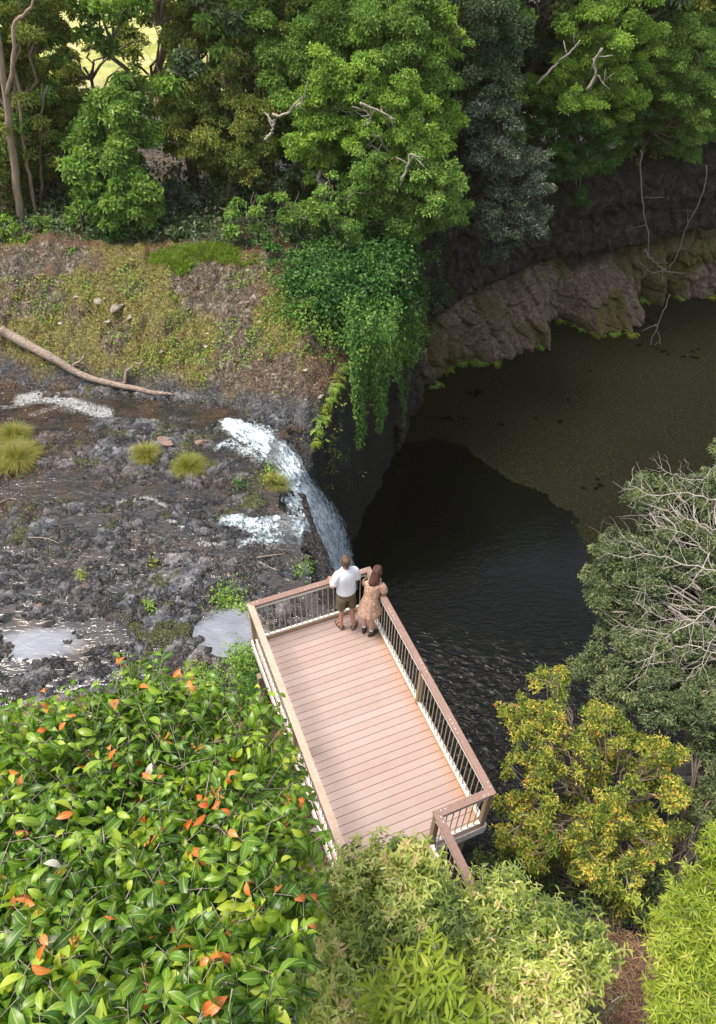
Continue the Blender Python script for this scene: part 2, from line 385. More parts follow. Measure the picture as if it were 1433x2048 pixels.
def compact(V, F):
    used = np.unique(F); mp = -np.ones(len(V), int); mp[used] = np.arange(len(used)); return V[used], mp[F], used
q = grid_faces(*CX.shape, okv)
Vw, Fw, us = compact(np.stack([CX.ravel(), CY.ravel(), cz_], -1), q)
FOAMS = [  # photo path of a streak of broken water, width px, strength
    ([(40, 800), (80, 792), (130, 800), (180, 818), (215, 826)], 30, 1.0), ([(60, 830), (110, 815), (150, 822)], 14, .8),
    ([(235, 1005), (280, 1000), (300, 995), (330, 1010)], 14, .9), ([(320, 945), (350, 955)], 10, .6), ([(340, 1065), (330, 1080), (345, 1090)], 10, .7),
    ([(340, 835), (370, 838)], 8, .8), ([(395, 1085), (450, 1095)], 16, .9), ([(330, 1035), (350, 1045), (365, 1052)], 14, .9), ([(375, 1040), (400, 1050)], 10, .8), ([(240, 870), (300, 862), (340, 858)], 9, .7), ([(180, 1040), (200, 1050)], 8, .7), ([(270, 1068), (285, 1100)], 9, .8), ([(0, 815), (40, 812)], 10, .8), ([(205, 878), (222, 884)], 10, .7), ([(370, 1000), (400, 1008)], 8, .6)]
pxw = to_px(Vw); foam = np.zeros(len(Vw))
for path, wd, st in FOAMS:
    P = np.array(path, float); dm = np.full(len(Vw), 1e9)
    for a, b in zip(P[:-1], P[1:]):
        e = b-a; t = np.clip(((pxw-a)@e)/(e@e), 0, 1); dm = np.minimum(dm, np.hypot(*(pxw-a-t[:, None]*e).T))
    foam = np.maximum(foam, st*(1-sstep(.2, 1.0, dm/wd)))
n = water_mat('creek_water', (.035, .022, .01), .04, 5, .6, ior=5.5, bdist=.04, mscale=(.7, 1.5, 1))
ior_ = n.math('ADD', n.math('MULTIPLY', n.attr('still'), 6.5), 1.5); n.l(ior_, n.b.inputs['IOR']); bs_ = n.math('SUBTRACT', .62, n.math('MULTIPLY', n.attr('still'), .42)); [n.l(bs_, q_.inputs['Strength']) for q_ in n.t.nodes if q_.type == 'BUMP']
v = n.coord('Object'); ff = n.noise(11, 8, .8, v, 1.5)
fm = n.math('MULTIPLY', n.ramp(n.math('ADD', n.math('MULTIPLY', n.attr('foam'), .34), n.math('MULTIPLY', ff, .8)), [(.66, 0), (.84, 1)]), 1.0)
br = n.noise(1.2, 3, .5, v); basec = n.ramp(br, [(.35, (.010, .009, .009)), (.55, (.05, .026, .010)), (.7, (.11, .055, .016))])
n.col(n.mix(fm, basec, (.75, .8, .84))); rr = n.math('ADD', n.math('MULTIPLY', fm, .6), .06); n.rough(rr)
al = n.math('ADD', n.math('MULTIPLY', fm, .35), n.math('ADD', n.math('MULTIPLY', n.attr('still'), .35), .40)); al = n.math('MINIMUM', al, 1.0); n.l(al, n.b.inputs['Alpha'])
still = np.zeros(len(Vw))
for cx, cy, rx, ry, dp in [(-7.45, 9.65, .9, .42, 0), HOL[1], HOL[2]]: still = np.maximum(still, 1-sstep(.6, 1.5, np.hypot((Vw[:, 0]-cx)/rx, (Vw[:, 1]-cy)/ry)+.35*fbm(Vw[:, 0]*2.2, Vw[:, 1]*3.5, oct=3, seed=6)))
still = np.maximum(still, .20)
CW = tag(mesh_np('creek_water', Vw, Fw, n.m, smooth=True, attrs={'foam': ('POINT', foam), 'still': ('POINT', still)}), kind='structure')

# ------------------------------------------------------------------ pool
n = water_mat('pool_water', (.003, .0035, .003), .05, 2.4, .5, bdist=.16, mscale=(1, 1.9, 1)); sx_ = n.n('ShaderNodeSeparateXYZ'); n.l(n.coord('Object'), sx_.inputs[0]); mr_ = n.n('ShaderNodeMapRange'); n.l(sx_.outputs[1], mr_.inputs[0]); mr_.inputs[1].default_value = 11; mr_.inputs[2].default_value = 18; mr_.inputs[3].default_value = .8; mr_.inputs[4].default_value = .05; [n.l(mr_.outputs[0], q_.inputs['Strength']) for q_ in n.t.nodes if q_.type == 'BUMP']
pw = MB()
gxx = np.linspace(-8, 64, 40); gyy = np.linspace(0, 50, 30); PX, PY = np.meshgrid(gxx, gyy)
tag(mesh_np('pool_water', np.stack([PX.ravel(), PY.ravel(), np.full(PX.size, POOL_Z)], -1), grid_faces(30, 40, np.ones(1200, bool)), n.m, smooth=True), kind='structure')
# floating weed mat, its open edge traced round the dark water
edge_px = [(640, 985), (700, 912), (730, 897), (780, 893), (830, 884), (880, 881), (925, 893), (950, 915), (985, 940), (1020, 963), (1060, 978), (1095, 1000), (1130, 1030), (1155, 1062), (1172, 1100), (1185, 1150)]
EP = np.array([at_z(x, y, POOL_Z)[:2] for x, y in edge_px]); 
WP = np.concatenate([EP, [(13, 15), (40, 12), (60, 50), (2.5, 45), (-3, 24)]])
gx2 = np.arange(-3, 34, .09); gy2 = np.arange(15, 45, .09); WX, WY = np.meshgrid(gx2, gy2); wx_, wy_ = WX.ravel(), WY.ravel()
wd = poly_sd(wx_, wy_, WP)
hole = fbm(wx_*0.5, wy_*0.9, oct=5, seed=81)
keep = (wd+0.10*fbm(wx_*1.5, wy_*1.5, oct=4, seed=83) > 0) & (hole+0.45*fbm(wx_*6, wy_*6, oct=2, seed=85)-.25*sstep(0, .5, wd) < 0.54)
jx = (_h(np.floor(wx_*20), np.floor(wy_*20), 0*wx_, 5)-.5)*.05
q = grid_faces(*WX.shape, keep)
vz = POOL_Z+.006+.012*_h(np.floor(wx_*30), np.floor(wy_*30), 0*wx_, 9)
Vd, Fd, us = compact(np.stack([wx_+jx, wy_+jx[::-1], vz], -1), q)
wn = NT('pond_weed'); v = wn.coord('Object'); f = wn.noise(10, 9, .88, v); g = wn.noise(.5, 4, .6, v)
cc = wn.ramp(f, [(.42, (.003, .0035, .002)), (.50, (.014, .016, .005)), (.55, (.045, .050, .014)), (.62, (.22, .23, .08))])
cc = wn.mix(1.0, cc, (.36, .36, .30), 'MULTIPLY'); cc = wn.mix(wn.ramp(g, [(.3, 0), (.7, .6)]), cc, (.009, .008, .004)); wn.col(cc).rough(.85).spec(.15); wn.bump(f, .8, .03)
tag(mesh_np('pond_weed', Vd, Fd, wn.m), 'dark olive mat of floating weed covering the far half of the pool', 'pond weed', kind='stuff')

# ------------------------------------------------------------------ far cliff: dark basalt band, undercut, pale brown ledge at the water
CE = np.array([(1.2, 24.6), (1.9, 27), (3.1, 31.3), (4.6, 33.3), (8, 36.3), (12, 38.4), (17, 40.5), (22, 42), (30, 44), (44, 45.5)])
seg = np.r_[0, np.cumsum(np.hypot(*np.diff(CE, axis=0).T))]
ns, nv = 620, 190
ss = np.linspace(0, seg[-1], ns); ex = np.interp(ss, seg, CE[:, 0]); ey = np.interp(ss, seg, CE[:, 1])
k = np.ones(31)/31; exs = np.convolve(np.pad(ex, 15, 'edge'), k, 'valid'); eys = np.convolve(np.pad(ey, 15, 'edge'), k, 'valid')
tx = np.gradient(exs); ty = np.gradient(eys); L = np.hypot(tx, ty); nxn, nyn = ty/L, -tx/L      # toward the pool
prof_t = np.linspace(0, 1, nv)
# profile: (offset toward pool, z) varying along s
def prof(s):
    far = sstep(4, 14, s); bl = 0.6*fbm(np.array([s*.25]), np.array([3.]), oct=3, seed=91)[0]; bn = 2.0*fbm(np.array([s*.42]), np.array([9.]), oct=3, seed=93)[0]
    ztop = -1.35+.15*bl+0.55*sstep(18, 34, s)
    zb = -5.7+.5*bl-0.5*(1-far)+0.9*sstep(16, 30, s)      # bottom of the dark band
    P = [(-2.5, ztop+.35), (-0.6, ztop+.15), (0.1, ztop-.25), (.3+.3*bn, ztop-1.2), (0.15, (ztop+zb)/2), (0.2, zb+.35), (-.05, zb), (-.8, zb-.22), (-.85, zb-.55), (-.2-.2*bl, zb-1.0),
         (.4+.8*bn, zb-1.5), (1.1+1.5*bn, -8.1), (1.4+1.9*bn, -8.8), (1.0+1.9*bn, -9.3), (.3, -10.5)]
    P = np.array(P); P[:, 0] *= (.55+.45*far)*(.12+.88*sstep(4, 10, s)); a = np.r_[0, np.cumsum(np.hypot(*np.diff(P, axis=0).T))]; a /= a[-1]
    return np.interp(prof_t, a, P[:, 0]), np.interp(prof_t, a, P[:, 1])
VC = np.zeros((ns, nv, 3)); dark = np.zeros((ns, nv)); mossc = np.zeros((ns, nv))
for i, s in enumerate(ss):
    o, z = prof(s)
    VC[i, :, 0] = exs[i]+nxn[i]*o; VC[i, :, 1] = eys[i]+nyn[i]*o; VC[i, :, 2] = z
    zbk = z[int(np.argmin(np.abs(prof_t-.0)))]
k5 = np.array([1, 2, 3, 2, 1])/9.
P0 = VC.reshape(-1, 3).copy()
S2 = np.repeat(ss, nv); Z2 = P0[:, 2]; T2 = np.tile(prof_t, ns)
w1, w2, wid = worley(S2*1.3+.5*fbm(S2, Z2, oct=3, seed=95), Z2*.85+.4*fbm(S2*.7, Z2, oct=3, seed=97), 95)
w3, w4, wid2 = worley(S2*.45, Z2*.3, 99)
bandm = 1-sstep(.46, .55, T2)
disp = (.42*(wid-.5)+.34*sstep(0, .18, w2-w1))*(1-.45*bandm)+.5*(wid2-.5)*.7+.42*fbm(S2*.35, Z2*.6, oct=5, seed=101)+.14*fbm(S2*3, Z2*3, oct=5, seed=103)
dm = sstep(.08, .2, T2)
P0[:, 0] += np.repeat(nxn, nv)*disp*dm; P0[:, 1] += np.repeat(nyn, nv)*disp*dm; P0[:, 2] += .15*fbm(S2*1.5, Z2*1.5, oct=3, seed=105)*dm
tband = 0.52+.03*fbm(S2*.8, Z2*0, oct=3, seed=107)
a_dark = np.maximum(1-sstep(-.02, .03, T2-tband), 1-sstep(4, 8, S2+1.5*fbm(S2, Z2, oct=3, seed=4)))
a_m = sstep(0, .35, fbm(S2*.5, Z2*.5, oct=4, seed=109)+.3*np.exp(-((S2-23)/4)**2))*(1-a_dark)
IC = np.arange(ns*nv).reshape(ns, nv); qc = np.stack([IC[:-1, :-1], IC[:-1, 1:], IC[1:, 1:], IC[1:, :-1]], -1).reshape(-1, 4)
n = NT('cliff_rock'); v = n.coord('Object'); f1 = n.noise(1.1, 6, .65, v); f2 = n.noise(6, 6, .7, v)
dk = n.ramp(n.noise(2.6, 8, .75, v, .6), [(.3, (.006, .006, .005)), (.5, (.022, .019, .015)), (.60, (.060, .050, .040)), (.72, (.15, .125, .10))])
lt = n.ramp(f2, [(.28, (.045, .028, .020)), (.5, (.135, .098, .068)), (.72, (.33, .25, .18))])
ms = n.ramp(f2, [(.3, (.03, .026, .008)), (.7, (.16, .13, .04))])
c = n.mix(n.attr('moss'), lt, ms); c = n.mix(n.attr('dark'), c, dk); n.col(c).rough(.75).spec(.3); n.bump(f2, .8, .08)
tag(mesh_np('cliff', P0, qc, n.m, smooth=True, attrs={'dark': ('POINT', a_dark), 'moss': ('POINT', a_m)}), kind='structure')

# ------------------------------------------------------------------ waterfall
def catmull(P, n):
    P = np.asarray(P, float); t = np.linspace(0, len(P)-1, n); out = np.zeros((n, P.shape[1]))
    for d_ in range(P.shape[1]):
        x = P[:, d_]; i = np.clip(t.astype(int), 0, len(P)-2); u = t-i
        p0 = x[np.clip(i-1, 0, len(P)-1)]; p1 = x[i]; p2 = x[i+1]; p3 = x[np.clip(i+2, 0, len(P)-1)]
        out[:, d_] = .5*((2*p1)+(-p0+p2)*u+(2*p0-5*p1+4*p2-p3)*u*u+(-p0+3*p1-3*p2+p3)*u**3)
    return out
def terr_hit(x, y):
    """where the sight line of a photo pixel meets the terrain (with the pool removed)"""
    d = ray(x, y); d = d/np.linalg.norm(d); t = np.linspace(13, 34, 300); P = CAM+d*t[:, None]
    h, dd = terrain(P[:, 0], P[:, 1], fine=False); i = np.argmax(P[:, 2] < h)
    return P[i] if (P[:, 2] < h).any() else at_z(x, y, -3.3)
def cascade(path, n, m, seed, over=0.0):
    C = catmull(path, n); V = np.zeros((n, m, 3)); T = np.gradient(C[:, :2], axis=0); T /= np.linalg.norm(T, axis=1)[:, None]; N = np.stack([-T[:, 1], T[:, 0]], -1)
    for i in range(n):
        c0 = terr_hit(C[i, 0], C[i, 1])
        a = terr_hit(*(C[i, :2]-N[i]*C[i, 2]/2)); b = terr_hit(*(C[i, :2]+N[i]*C[i, 2]/2))
        u = np.linspace(0, 1, m)[:, None]
        V[i] = a*(1-u)+b*u
    fr = rn(CAM-V); V = V+fr*(.42*sstep(-3.1, -3.9, V[..., 2])+(.02+.05*(seed % 3)/2))[..., None]
    k = np.ones(9)/9
    for d_ in range(3):
        for j in range(m): V[:, j, d_] = np.convolve(np.pad(V[:, j, d_], 4, 'edge'), k, 'valid')
    s = np.repeat(np.arange(n)/n, m).reshape(n, m); u = np.tile(np.linspace(0, 1, m), (n, 1))
    hz, _ = terrain(V[..., 0].ravel(), V[..., 1].ravel()); hz = hz.reshape(n, m)
    V[..., 2] = np.where(V[..., 2] < -3.5, V[..., 2], np.maximum(V[..., 2]+.03, np.minimum(hz+.05, V[..., 2]+.22)))+.10*fbm(u*9, s*n/m*1.2, oct=4, seed=seed).reshape(n, m)
    # free fall beyond the lip
    L_ = np.r_[0, np.cumsum(np.linalg.norm(np.diff(V[:, m//2], axis=0), axis=1))]
    return V, s, u, L_
n = NT('falling_water'); f = n.noise(1, 8, .75, n.coord('UV', (17, 3.2, 1)), 1.8); v2 = n.coord('Object'); g = n.noise(9, 7, .75, v2, 1.2)
dens = n.attr('dens')
ff = n.math('ADD', n.math('MULTIPLY', f, .55), n.math('MULTIPLY', g, .45))
fa = n.ramp(n.math('ADD', ff, n.math('MULTIPLY', dens, .05)), [(.47, 0), (.535, .4), (.60, 1)])
n.col(n.mix(fa, n.mix(n.ramp(g, [(.4, 0), (.6, 1)]), (.015, .045, .065), (.16, .32, .42)), (.85, .92, .95))).rough(.35).spec(.5); n.bump(ff, .9, .06)
al = n.ramp(n.math('ADD', n.math('MULTIPLY', ff, 1.3), n.math('MULTIPLY', dens, .42)), [(.82, 0), (1.0, 1)]); n.l(al, n.b.inputs['Alpha'])
FALL = n.m
def cascade_obj(paths):
    Vs = []; Fs = []; De = []; UV = []; o = 0
    for path, nn, mm, sd_, wgt in paths:
        path = [(a_, b_, c_*1.28) for a_, b_, c_ in path]; V, s, u, L_ = cascade(path, nn, mm, sd_)
        e = (1-np.abs(2*u-1)**2.2)*wgt; end = sstep(0, .08, s); De.append((e*end).ravel())
        Vs.append(V.reshape(-1, 3)); I = np.arange(nn*mm).reshape(nn, mm)+o; o += nn*mm
        Fs.append(np.stack([I[:-1, :-1], I[1:, :-1], I[1:, 1:], I[:-1, 1:]], -1).reshape(-1, 4)); UV.append(np.stack([u.ravel(), s.ravel()*L_[-1]/2.], -1))
    V = np.concatenate(Vs); F = np.concatenate(Fs); UV = np.concatenate(UV)
    ob = mesh_np('waterfall', V, F, FALL, smooth=True, attrs={'dens': ('POINT', np.concatenate(De))})
    uvl = ob.data.uv_layers.new(name='UVMap'); uvl.data.foreach_set('uv', UV[F.ravel()].astype(np.float32).ravel())
    return ob
WFPATHS = [
    ([(425, 842, 22), (470, 858, 42), (520, 880, 58), (560, 915, 62), (585, 955, 62), (604, 995, 78), (628, 1030, 84), (650, 1065, 80), (664, 1105, 74), (676, 1145, 70), (684, 1185, 62)], 200, 36, 5, 1.0),
    ([(432, 1046, 16), (475, 1048, 26), (520, 1058, 40), (560, 1056, 56), (600, 1062, 60), (630, 1090, 50), (655, 1125, 44)], 130, 26, 9, .85),
    ([(585, 1060, 34), (615, 1072, 48), (640, 1092, 54), (656, 1120, 52), (668, 1155, 48)], 80, 22, 19, .95),
    ([(560, 1000, 10), (585, 1010, 26), (610, 1030, 40), (640, 1070, 44)], 60, 18, 29, .6),
    ([(470, 1095, 12), (520, 1080, 24), (570, 1085, 30), (610, 1085, 30)], 70, 14, 15, .6),
    ([(425, 905, 8), (455, 890, 22), (490, 905, 26), (530, 925, 20)], 60, 14, 25, .6)]
tag(cascade_obj(WFPATHS), 'white and blue waterfall sliding over the rock lip into the dark pool', 'waterfall')
# ------------------------------------------------------------------ viewing platform (local: u right, -v toward the camera)
DYAW = R(23.078); DO = np.array([-2.01, 8.10, 0.0]); DEX = np.array([math.cos(DYAW), math.sin(DYAW)]); DEV = np.array([math.sin(DYAW), -math.cos(DYAW)])
W_, L_, WS, CW_, HR = 2.46, 4.81, 1.456, 0.115, 1.126
VEND = 9.4
def timber(name, c1, c2, mscale, rough=.65, sc=6):
    n = NT(name); v = n.coord('Object', mscale); f = n.noise(sc, 6, .65, v); g = n.noise(2.3, 4, .6, n.coord('Object'))
    c = n.ramp(f, [(.25, c1), (.75, c2)]); c = n.mix(n.ramp(g, [(.35, 0), (.75, .4)]), c, tuple(k*.72 for k in c1)); n.col(c).rough(rough).spec(.35); n.bump(f, .25, .004); return n.m
def deck_mat():
    n = NT('composite_decking'); v = n.coord('Object', (1.2, 26, 1)); f = n.noise(5, 6, .65, v); o = n.coord('Object')
    g = n.noise(1.1, 5, .62, o); sp = n.noise(38, 3, .5, o); b = n.attr('tone')
    c = n.ramp(b, [(0, (.345, .250, .222)), (.5, (.372, .275, .246)), (1, (.40, .298, .268))])
    c = n.mix(n.ramp(g, [(.38, 0), (.72, .45)]), c, (.45, .355, .32))                       # sun-bleached patches
    c = n.mix(n.ramp(n.noise(.75, 4, .6, o), [(.5, 0), (.75, .35)]), c, (.37, .23, .18))
    c = n.mix(n.ramp(f, [(.3, .22), (.6, 0)]), c, (.27, .17, .135))
    c = n.mix(n.ramp(sp, [(.70, 0), (.75, .7)]), c, (.62, .52, .45))
    c = n.mix(n.ramp(n.noise(55, 2, .5, o), [(.72, 0), (.76, .6)]), c, (.16, .10, .06))
    # rust-brown stain along the right-hand kerb
    sx = n.n('ShaderNodeSeparateXYZ'); n.l(o, sx.inputs[0])
    mr = n.n('ShaderNodeMapRange'); n.l(n.math('ADD', sx.outputs[0], n.math('MULTIPLY', n.noise(3, 5, .7, o), .35)), mr.inputs[0]); mr.inputs[1].default_value = 2.28; mr.inputs[2].default_value = 2.6
    c = n.mix(n.math('MULTIPLY', mr.outputs[0], .5), c, (.42, .19, .08))
    n.col(c).rough(.55).spec(.35); n.bump(f, .2, .003); return n.m
M_DECK = deck_mat()
M_CAP = timber('weathered_cap_board', (.21, .125, .10), (.34, .225, .19), (3, 3, 3), sc=9)
M_CAPL = timber('pale_cap_board', (.38, .27, .20), (.56, .43, .34), (3, 3, 3), sc=9)  # left cap only: the sheen of sky and sun is in this colour
M_POST = timber('post_timber', (.20, .145, .085), (.36, .27, .17), (12, 12, 1.5))
M_KERB = timber('kerb_timber', (.36, .20, .10), (.56, .36, .20), (3, 3, 3), sc=7)
M_CREAM = simple('cream_painted_metal', (.62, .57, .48), (.80, .77, .70), 14, .38, .1, .002, spec=.5)
M_BAL = simple('tan_painted_metal', (.34, .27, .20), (.47, .39, .30), 20, .4, 0, spec=.5)
M_STEEL = simple('bolt_steel', (.55, .55, .53), (.8, .8, .78), 40, .3, 0)
M_UNDER = simple('dark_under_timber', (.05, .038, .028), (.12, .09, .06), 7, .8)
M_FLASH = simple('flaking_cream_paint', (.30, .26, .20), (.86, .84, .78), 26, .6, .4, .004)
PLAT = empty('viewing_platform', tuple(DO), DYAW)
tag(PLAT, 'pinkish brown timber viewing platform with railings jutting out over the dark pool', 'viewing platform')
def P(u, v, z): return (u, -v, z)
# decking: one board per 0.1412 m with 5 mm gaps; boards stop short where the notch is cut out
rngd = random.Random(4); dk = MB(); tones = []
nb_ = int(VEND/.1412)
d0 = .02
for i in range(nb_):
    v0 = d0+i*.1412+.0035; v1 = v0+.1355
    u1 = W_-.03 if v1 < L_ + .02 else WS+.05
    n0 = len(dk.F4)
    dk.box(P(.03, v0, -.028+rngd.uniform(-.0008, .0008)), P(u1, v1, 0), .004)
    tones += [rngd.random()]*(len(dk.F4)-n0)
do_ = dk.build('decking', M_DECK, PLAT)
a = do_.data.attributes.new('tone', 'FLOAT', 'FACE'); a.data.foreach_set('value', np.array(tones, np.float32))
jo = MB()
for u in (.08, .55, 1.02, 1.42): jo = MB(); jo.box(P(u, .06, -.20), P(u+.045, VEND-.1, -.032)); jo.build('joist', M_UNDER, PLAT)
for u in (1.9, 2.36): jo = MB(); jo.box(P(u, .06, -.20), P(u+.045, L_-.05, -.032)); jo.build('joist', M_UNDER, PLAT)
be = MB()
for v in (.5, 2.4, 4.4, 6.6): be = MB(); be.box(P(-.02, v, -.42), P((W_ if v < 4.7 else WS)+.02, v+.12, -.203)); be.build('bearer', M_UNDER, PLAT)
fa = MB()                                               # fascia boards round the edge, flaking cream paint
for a_, b_ in (((-.022, .0), (.012, VEND)), ((.016, -.022), (W_-.016, .012)), ((W_-.012, .0), (W_+.022, L_)), ((WS+.12, L_-.012), (W_-.016, L_+.022)), ((WS+.072, L_+.03), (WS+.104, VEND))):
    fa = MB(); fa.box(P(*a_, -.24), P(*b_, -.005)); fa.build('fascia', M_FLASH, PLAT)
kb = MB(); zk = .045                                     # low kerb rail just inside the balustrade
for a_, b_ in (((.10, .055), (W_-.10, .10)), ((W_-.098, .055), (W_-.055, L_-.06)), ((.055, .102), (.098, VEND)), ((WS+.14, L_-.10), (W_-.1, L_-.055)), ((WS+.0, L_-.1), (WS+.045, VEND))):
    kb = MB(); kb.box(P(*a_, .002), P(*b_, zk), .006); kb.build('kerb', M_KERB, PLAT)
# posts: square timber, standing from below the deck to the cap
def post(u, v, zb, s=.09):
    m = MB(); m.box(P(u-s/2, v-s/2, zb), P(u+s/2, v+s/2, HR-.040), .006); m.build('post', M_POST, PLAT)
h = CW_/2
for u, v in ((h, h), (W_-h, h), (W_-h, L_-h), (WS+h, L_-h), (W_-h, 2.45), (h, 2.55), (h, 5.1), (h, 7.6), (WS+h, 7.0)):
    post(u, v, -.30)
def column(u, v, s=.13):
    x, y = DO[:2]+u*DEX+v*DEV; zb = min(H(x, y), -2.4)-.3
    m = MB(); m.box(P(u-s/2, v-s/2, max(zb, -10)), P(u+s/2, v+s/2, -.425), .008); m.build('support_column', M_POST, PLAT)
for u, v in ((-.03, .56), (W_-.1, .56), (-.03, 2.46), (W_-.1, 2.46), (.0, 4.46), (W_-.1, 4.46), (.0, 6.66), (WS, 6.66)): column(u, v)
# railing runs: handrail cap, cream top and bottom rails, balusters
bal_proto = {}
def bal_mesh():
    V, F = tube_np([(0, 0, .115), (0, 0, .5), (0, 0, HR-.125)], .0095, 6); m = MB(); m.add(V, F); return m
def run(p0, p1, cap_mat, side, ends=(.0, .0), sub='railing', capz=0.0, poly=None):
    p0 = np.array(p0, float); p1 = np.array(p1, float); Lr = np.linalg.norm(p1-p0); t = (p1-p0)/Lr
    e = empty(sub, P(p0[0], p0[1], 0), math.atan2(-t[1], t[0])); e.parent = PLAT
    # local x along the run, y across (left of travel)
    def rail(name, z0, z1, w, x0, x1, mat, y=0, bv=.004, par=e):
        m = MB(); m.box((x0, y-w/2, z0), (x1, y+w/2, z1), bv); return m.build(name, mat, par)
    m = MB(); c = CW_
    a0, a1 = poly
    V = [(a0[0], -c/2), (a1[0], -c/2), (a1[1], c/2), (a0[1], c/2)]
    k = .004
    zt = HR; zb = HR-.036
    V3 = [(x, y, zb) for x, y in V]+[(x, y, zt) for x, y in V]
    m.add(V3, [(3, 2, 1, 0), (4, 5, 6, 7), (0, 1, 5, 4), (1, 2, 6, 5), (2, 3, 7, 6), (3, 0, 4, 7)])
    cap = m.build('handrail', cap_mat, e)
    # bolts in pairs near the ends and joints of the cap
    b = MB()
    nb = max(1, int(round(Lr/1.25)))
    for i in range(nb+1):
        for s in ((-1, 1) if 0 < i < nb else ((1,) if i == 0 else (-1,))):
            x = Lr*i/nb+s*(.05 if 0 < i < nb else .12)
            for q in (0, 1):
                xx = x+s*q*.075; V, F = tube_np([(xx, .022*(-1)**i, HR-.002), (xx, .022*(-1)**i, HR+.004)], .0085, 8); b.add(V, F)
    b.build('bolt', M_STEEL, cap)
    rail('top_rail', HR-.128, HR-.075, .05, ends[0], Lr-ends[1], M_CREAM, side*.018)
    rail('bottom_rail', .085, .125, .05, ends[0], Lr-ends[1], M_CREAM, side*.018)
    nbal = int((Lr-ends[0]-ends[1])/.1145); st = (Lr-ends[0]-ends[1])/(nbal+1)
    if 'b' not in bal_proto:
        bm = bal_mesh(); o = bm.build('baluster', M_BAL, e); bal_proto['b'] = o
        o.location = (ends[0]+st, side*.018, 0); first = 1
    else: first = 0
    for i in range(first, nbal):
        o = bal_proto['b'].copy(); COL.objects.link(o); o.parent = e; o.location = (ends[0]+st*(i+1), side*.018, 0)
    # brackets
    for x in (ends[0]+.0, Lr-ends[1]-.03):
        for z in (.075, HR-.134): m = MB(); m.box((x, side*.018-.032, z), (x+.03, side*.018+.032, z+.06)); m.build('bracket', M_CREAM, e)
    return e
# run geometry follows the cap centre line; mitred caps share their corner lines without overlapping
c2 = CW_/2; hc = CW_
# far rail: left to right
run((0, c2), (W_, c2), M_CAP, -1, (CW_, CW_), poly=((hc+.001, .001), (W_-hc-.001, W_-.001)))
# right rail: far to near (local +y is to the east side of the run)
run((W_-c2, 0), (W_-c2, L_), M_CAP, -1, (CW_, CW_), poly=((hc+.001, .001), (L_-hc-.001, L_-.001)))
# near rail across the notch: right to left
run((W_, L_-c2), (WS, L_-c2), M_CAP, 1, (CW_, CW_), poly=((hc+.001, .001), (W_-WS-.001, W_-WS-hc-.001)))
# walkway rail on the right
run((WS+c2, L_-hc), (WS+c2, VEND), M_CAP, -1, (CW_, .02), poly=((.001, hc+.001), (VEND-L_+hc, VEND-L_+hc)))
# left rail, sheen of sky and sun put into its paler cap colour
run((c2, VEND), (c2, 0), M_CAPL, -1, (.02, CW_), poly=((0, 0), (VEND-hc-.001, VEND-.001)))
# ------------------------------------------------------------------ people
def skin_graph(name, verts, edges, radii, mat, sub=2, parent=None, root=0):
    me = bpy.data.meshes.new(name); me.from_pydata([tuple(v) for v in verts], edges, [])
    o = bpy.data.objects.new(name, me); COL.objects.link(o)
    sk = o.modifiers.new('skin', 'SKIN'); sk.use_smooth_shade = True; sk.branch_smoothing = .4
    for i, r in enumerate(radii):
        d = me.skin_vertices[0].data[i]; d.radius = (r, r) if not hasattr(r, '__len__') else r; d.use_root = (i == root)
    ss_ = o.modifiers.new('sub', 'SUBSURF'); ss_.levels = sub; ss_.render_levels = sub
    dg = bpy.context.evaluated_depsgraph_get(); ev = o.evaluated_get(dg); m2 = bpy.data.meshes.new_from_object(ev)
    o.modifiers.clear(); o.data = m2; bpy.data.meshes.remove(me)
    m2.materials.clear(); m2.materials.append(mat)
    for p in m2.polygons: p.use_smooth = True
    if parent: o.parent = parent
    return o
def loft(rings, k=20, cap=(True, True), jitter=0, seed=0, gather=0, gn=9):
    """rings: (cx, cy, z, rx, ry, rot[, tilt_x, tilt_y]); returns V, F"""
    V = []; rg = np.random.default_rng(seed); n = len(rings); ang = np.arange(k)*2*math.pi/k
    for i, r in enumerate(rings):
        cx, cy, z, rx, ry = r[:5]; rot = r[5] if len(r) > 5 else 0; tx_ = r[6] if len(r) > 6 else 0; ty_ = r[7] if len(r) > 7 else 0
        g = 1+gather*(i/(n-1))*np.sin(ang*gn+seed)+jitter*fbm(np.cos(ang)*2+seed, np.sin(ang)*2+i*.4, oct=2, seed=seed)
        x = np.cos(ang)*rx*g; y = np.sin(ang)*ry*g
        X_ = x*math.cos(rot)-y*math.sin(rot); Y_ = x*math.sin(rot)+y*math.cos(rot)
        V += [(cx+a, cy+b, z+a*tx_+b*ty_) for a, b in zip(X_, Y_)]
    F = [(i*k+j, i*k+(j+1) % k, (i+1)*k+(j+1) % k, (i+1)*k+j) for i in range(n-1) for j in range(k)]
    V = list(V)
    for e, ci in ((0, 0), (1, n-1)):
        if cap[e]:
            c = np.mean(V[ci*k:(ci+1)*k], axis=0); V.append(tuple(c)); q = len(V)-1
            F += [((q, ci*k+(j+1) % k, ci*k+j) if e == 0 else (q, ci*k+j, ci*k+(j+1) % k)) for j in range(k)]
    return np.array(V), F
def obj_from(name, V, F, mat, parent, smooth=True, thick=0, sub=0):
    m = MB(); m.add(V, F); o = m.build(name, mat, parent, smooth)
    if thick:
        s = o.modifiers.new('solid', 'SOLIDIFY'); s.thickness = thick; s.offset = 0
    if sub:
        s = o.modifiers.new('sub', 'SUBSURF'); s.levels = sub; s.render_levels = sub
    return o
def tube_sleeve(pts, rad, k=14): return tube_np(pts, rad, k, False)
M_SKIN = simple('skin_tone', (.44, .22, .15), (.54, .30, .21), 12, .5, 0); M_SKIN2 = simple('skin_pale', (.48, .26, .19), (.58, .34, .25), 12, .5, 0)
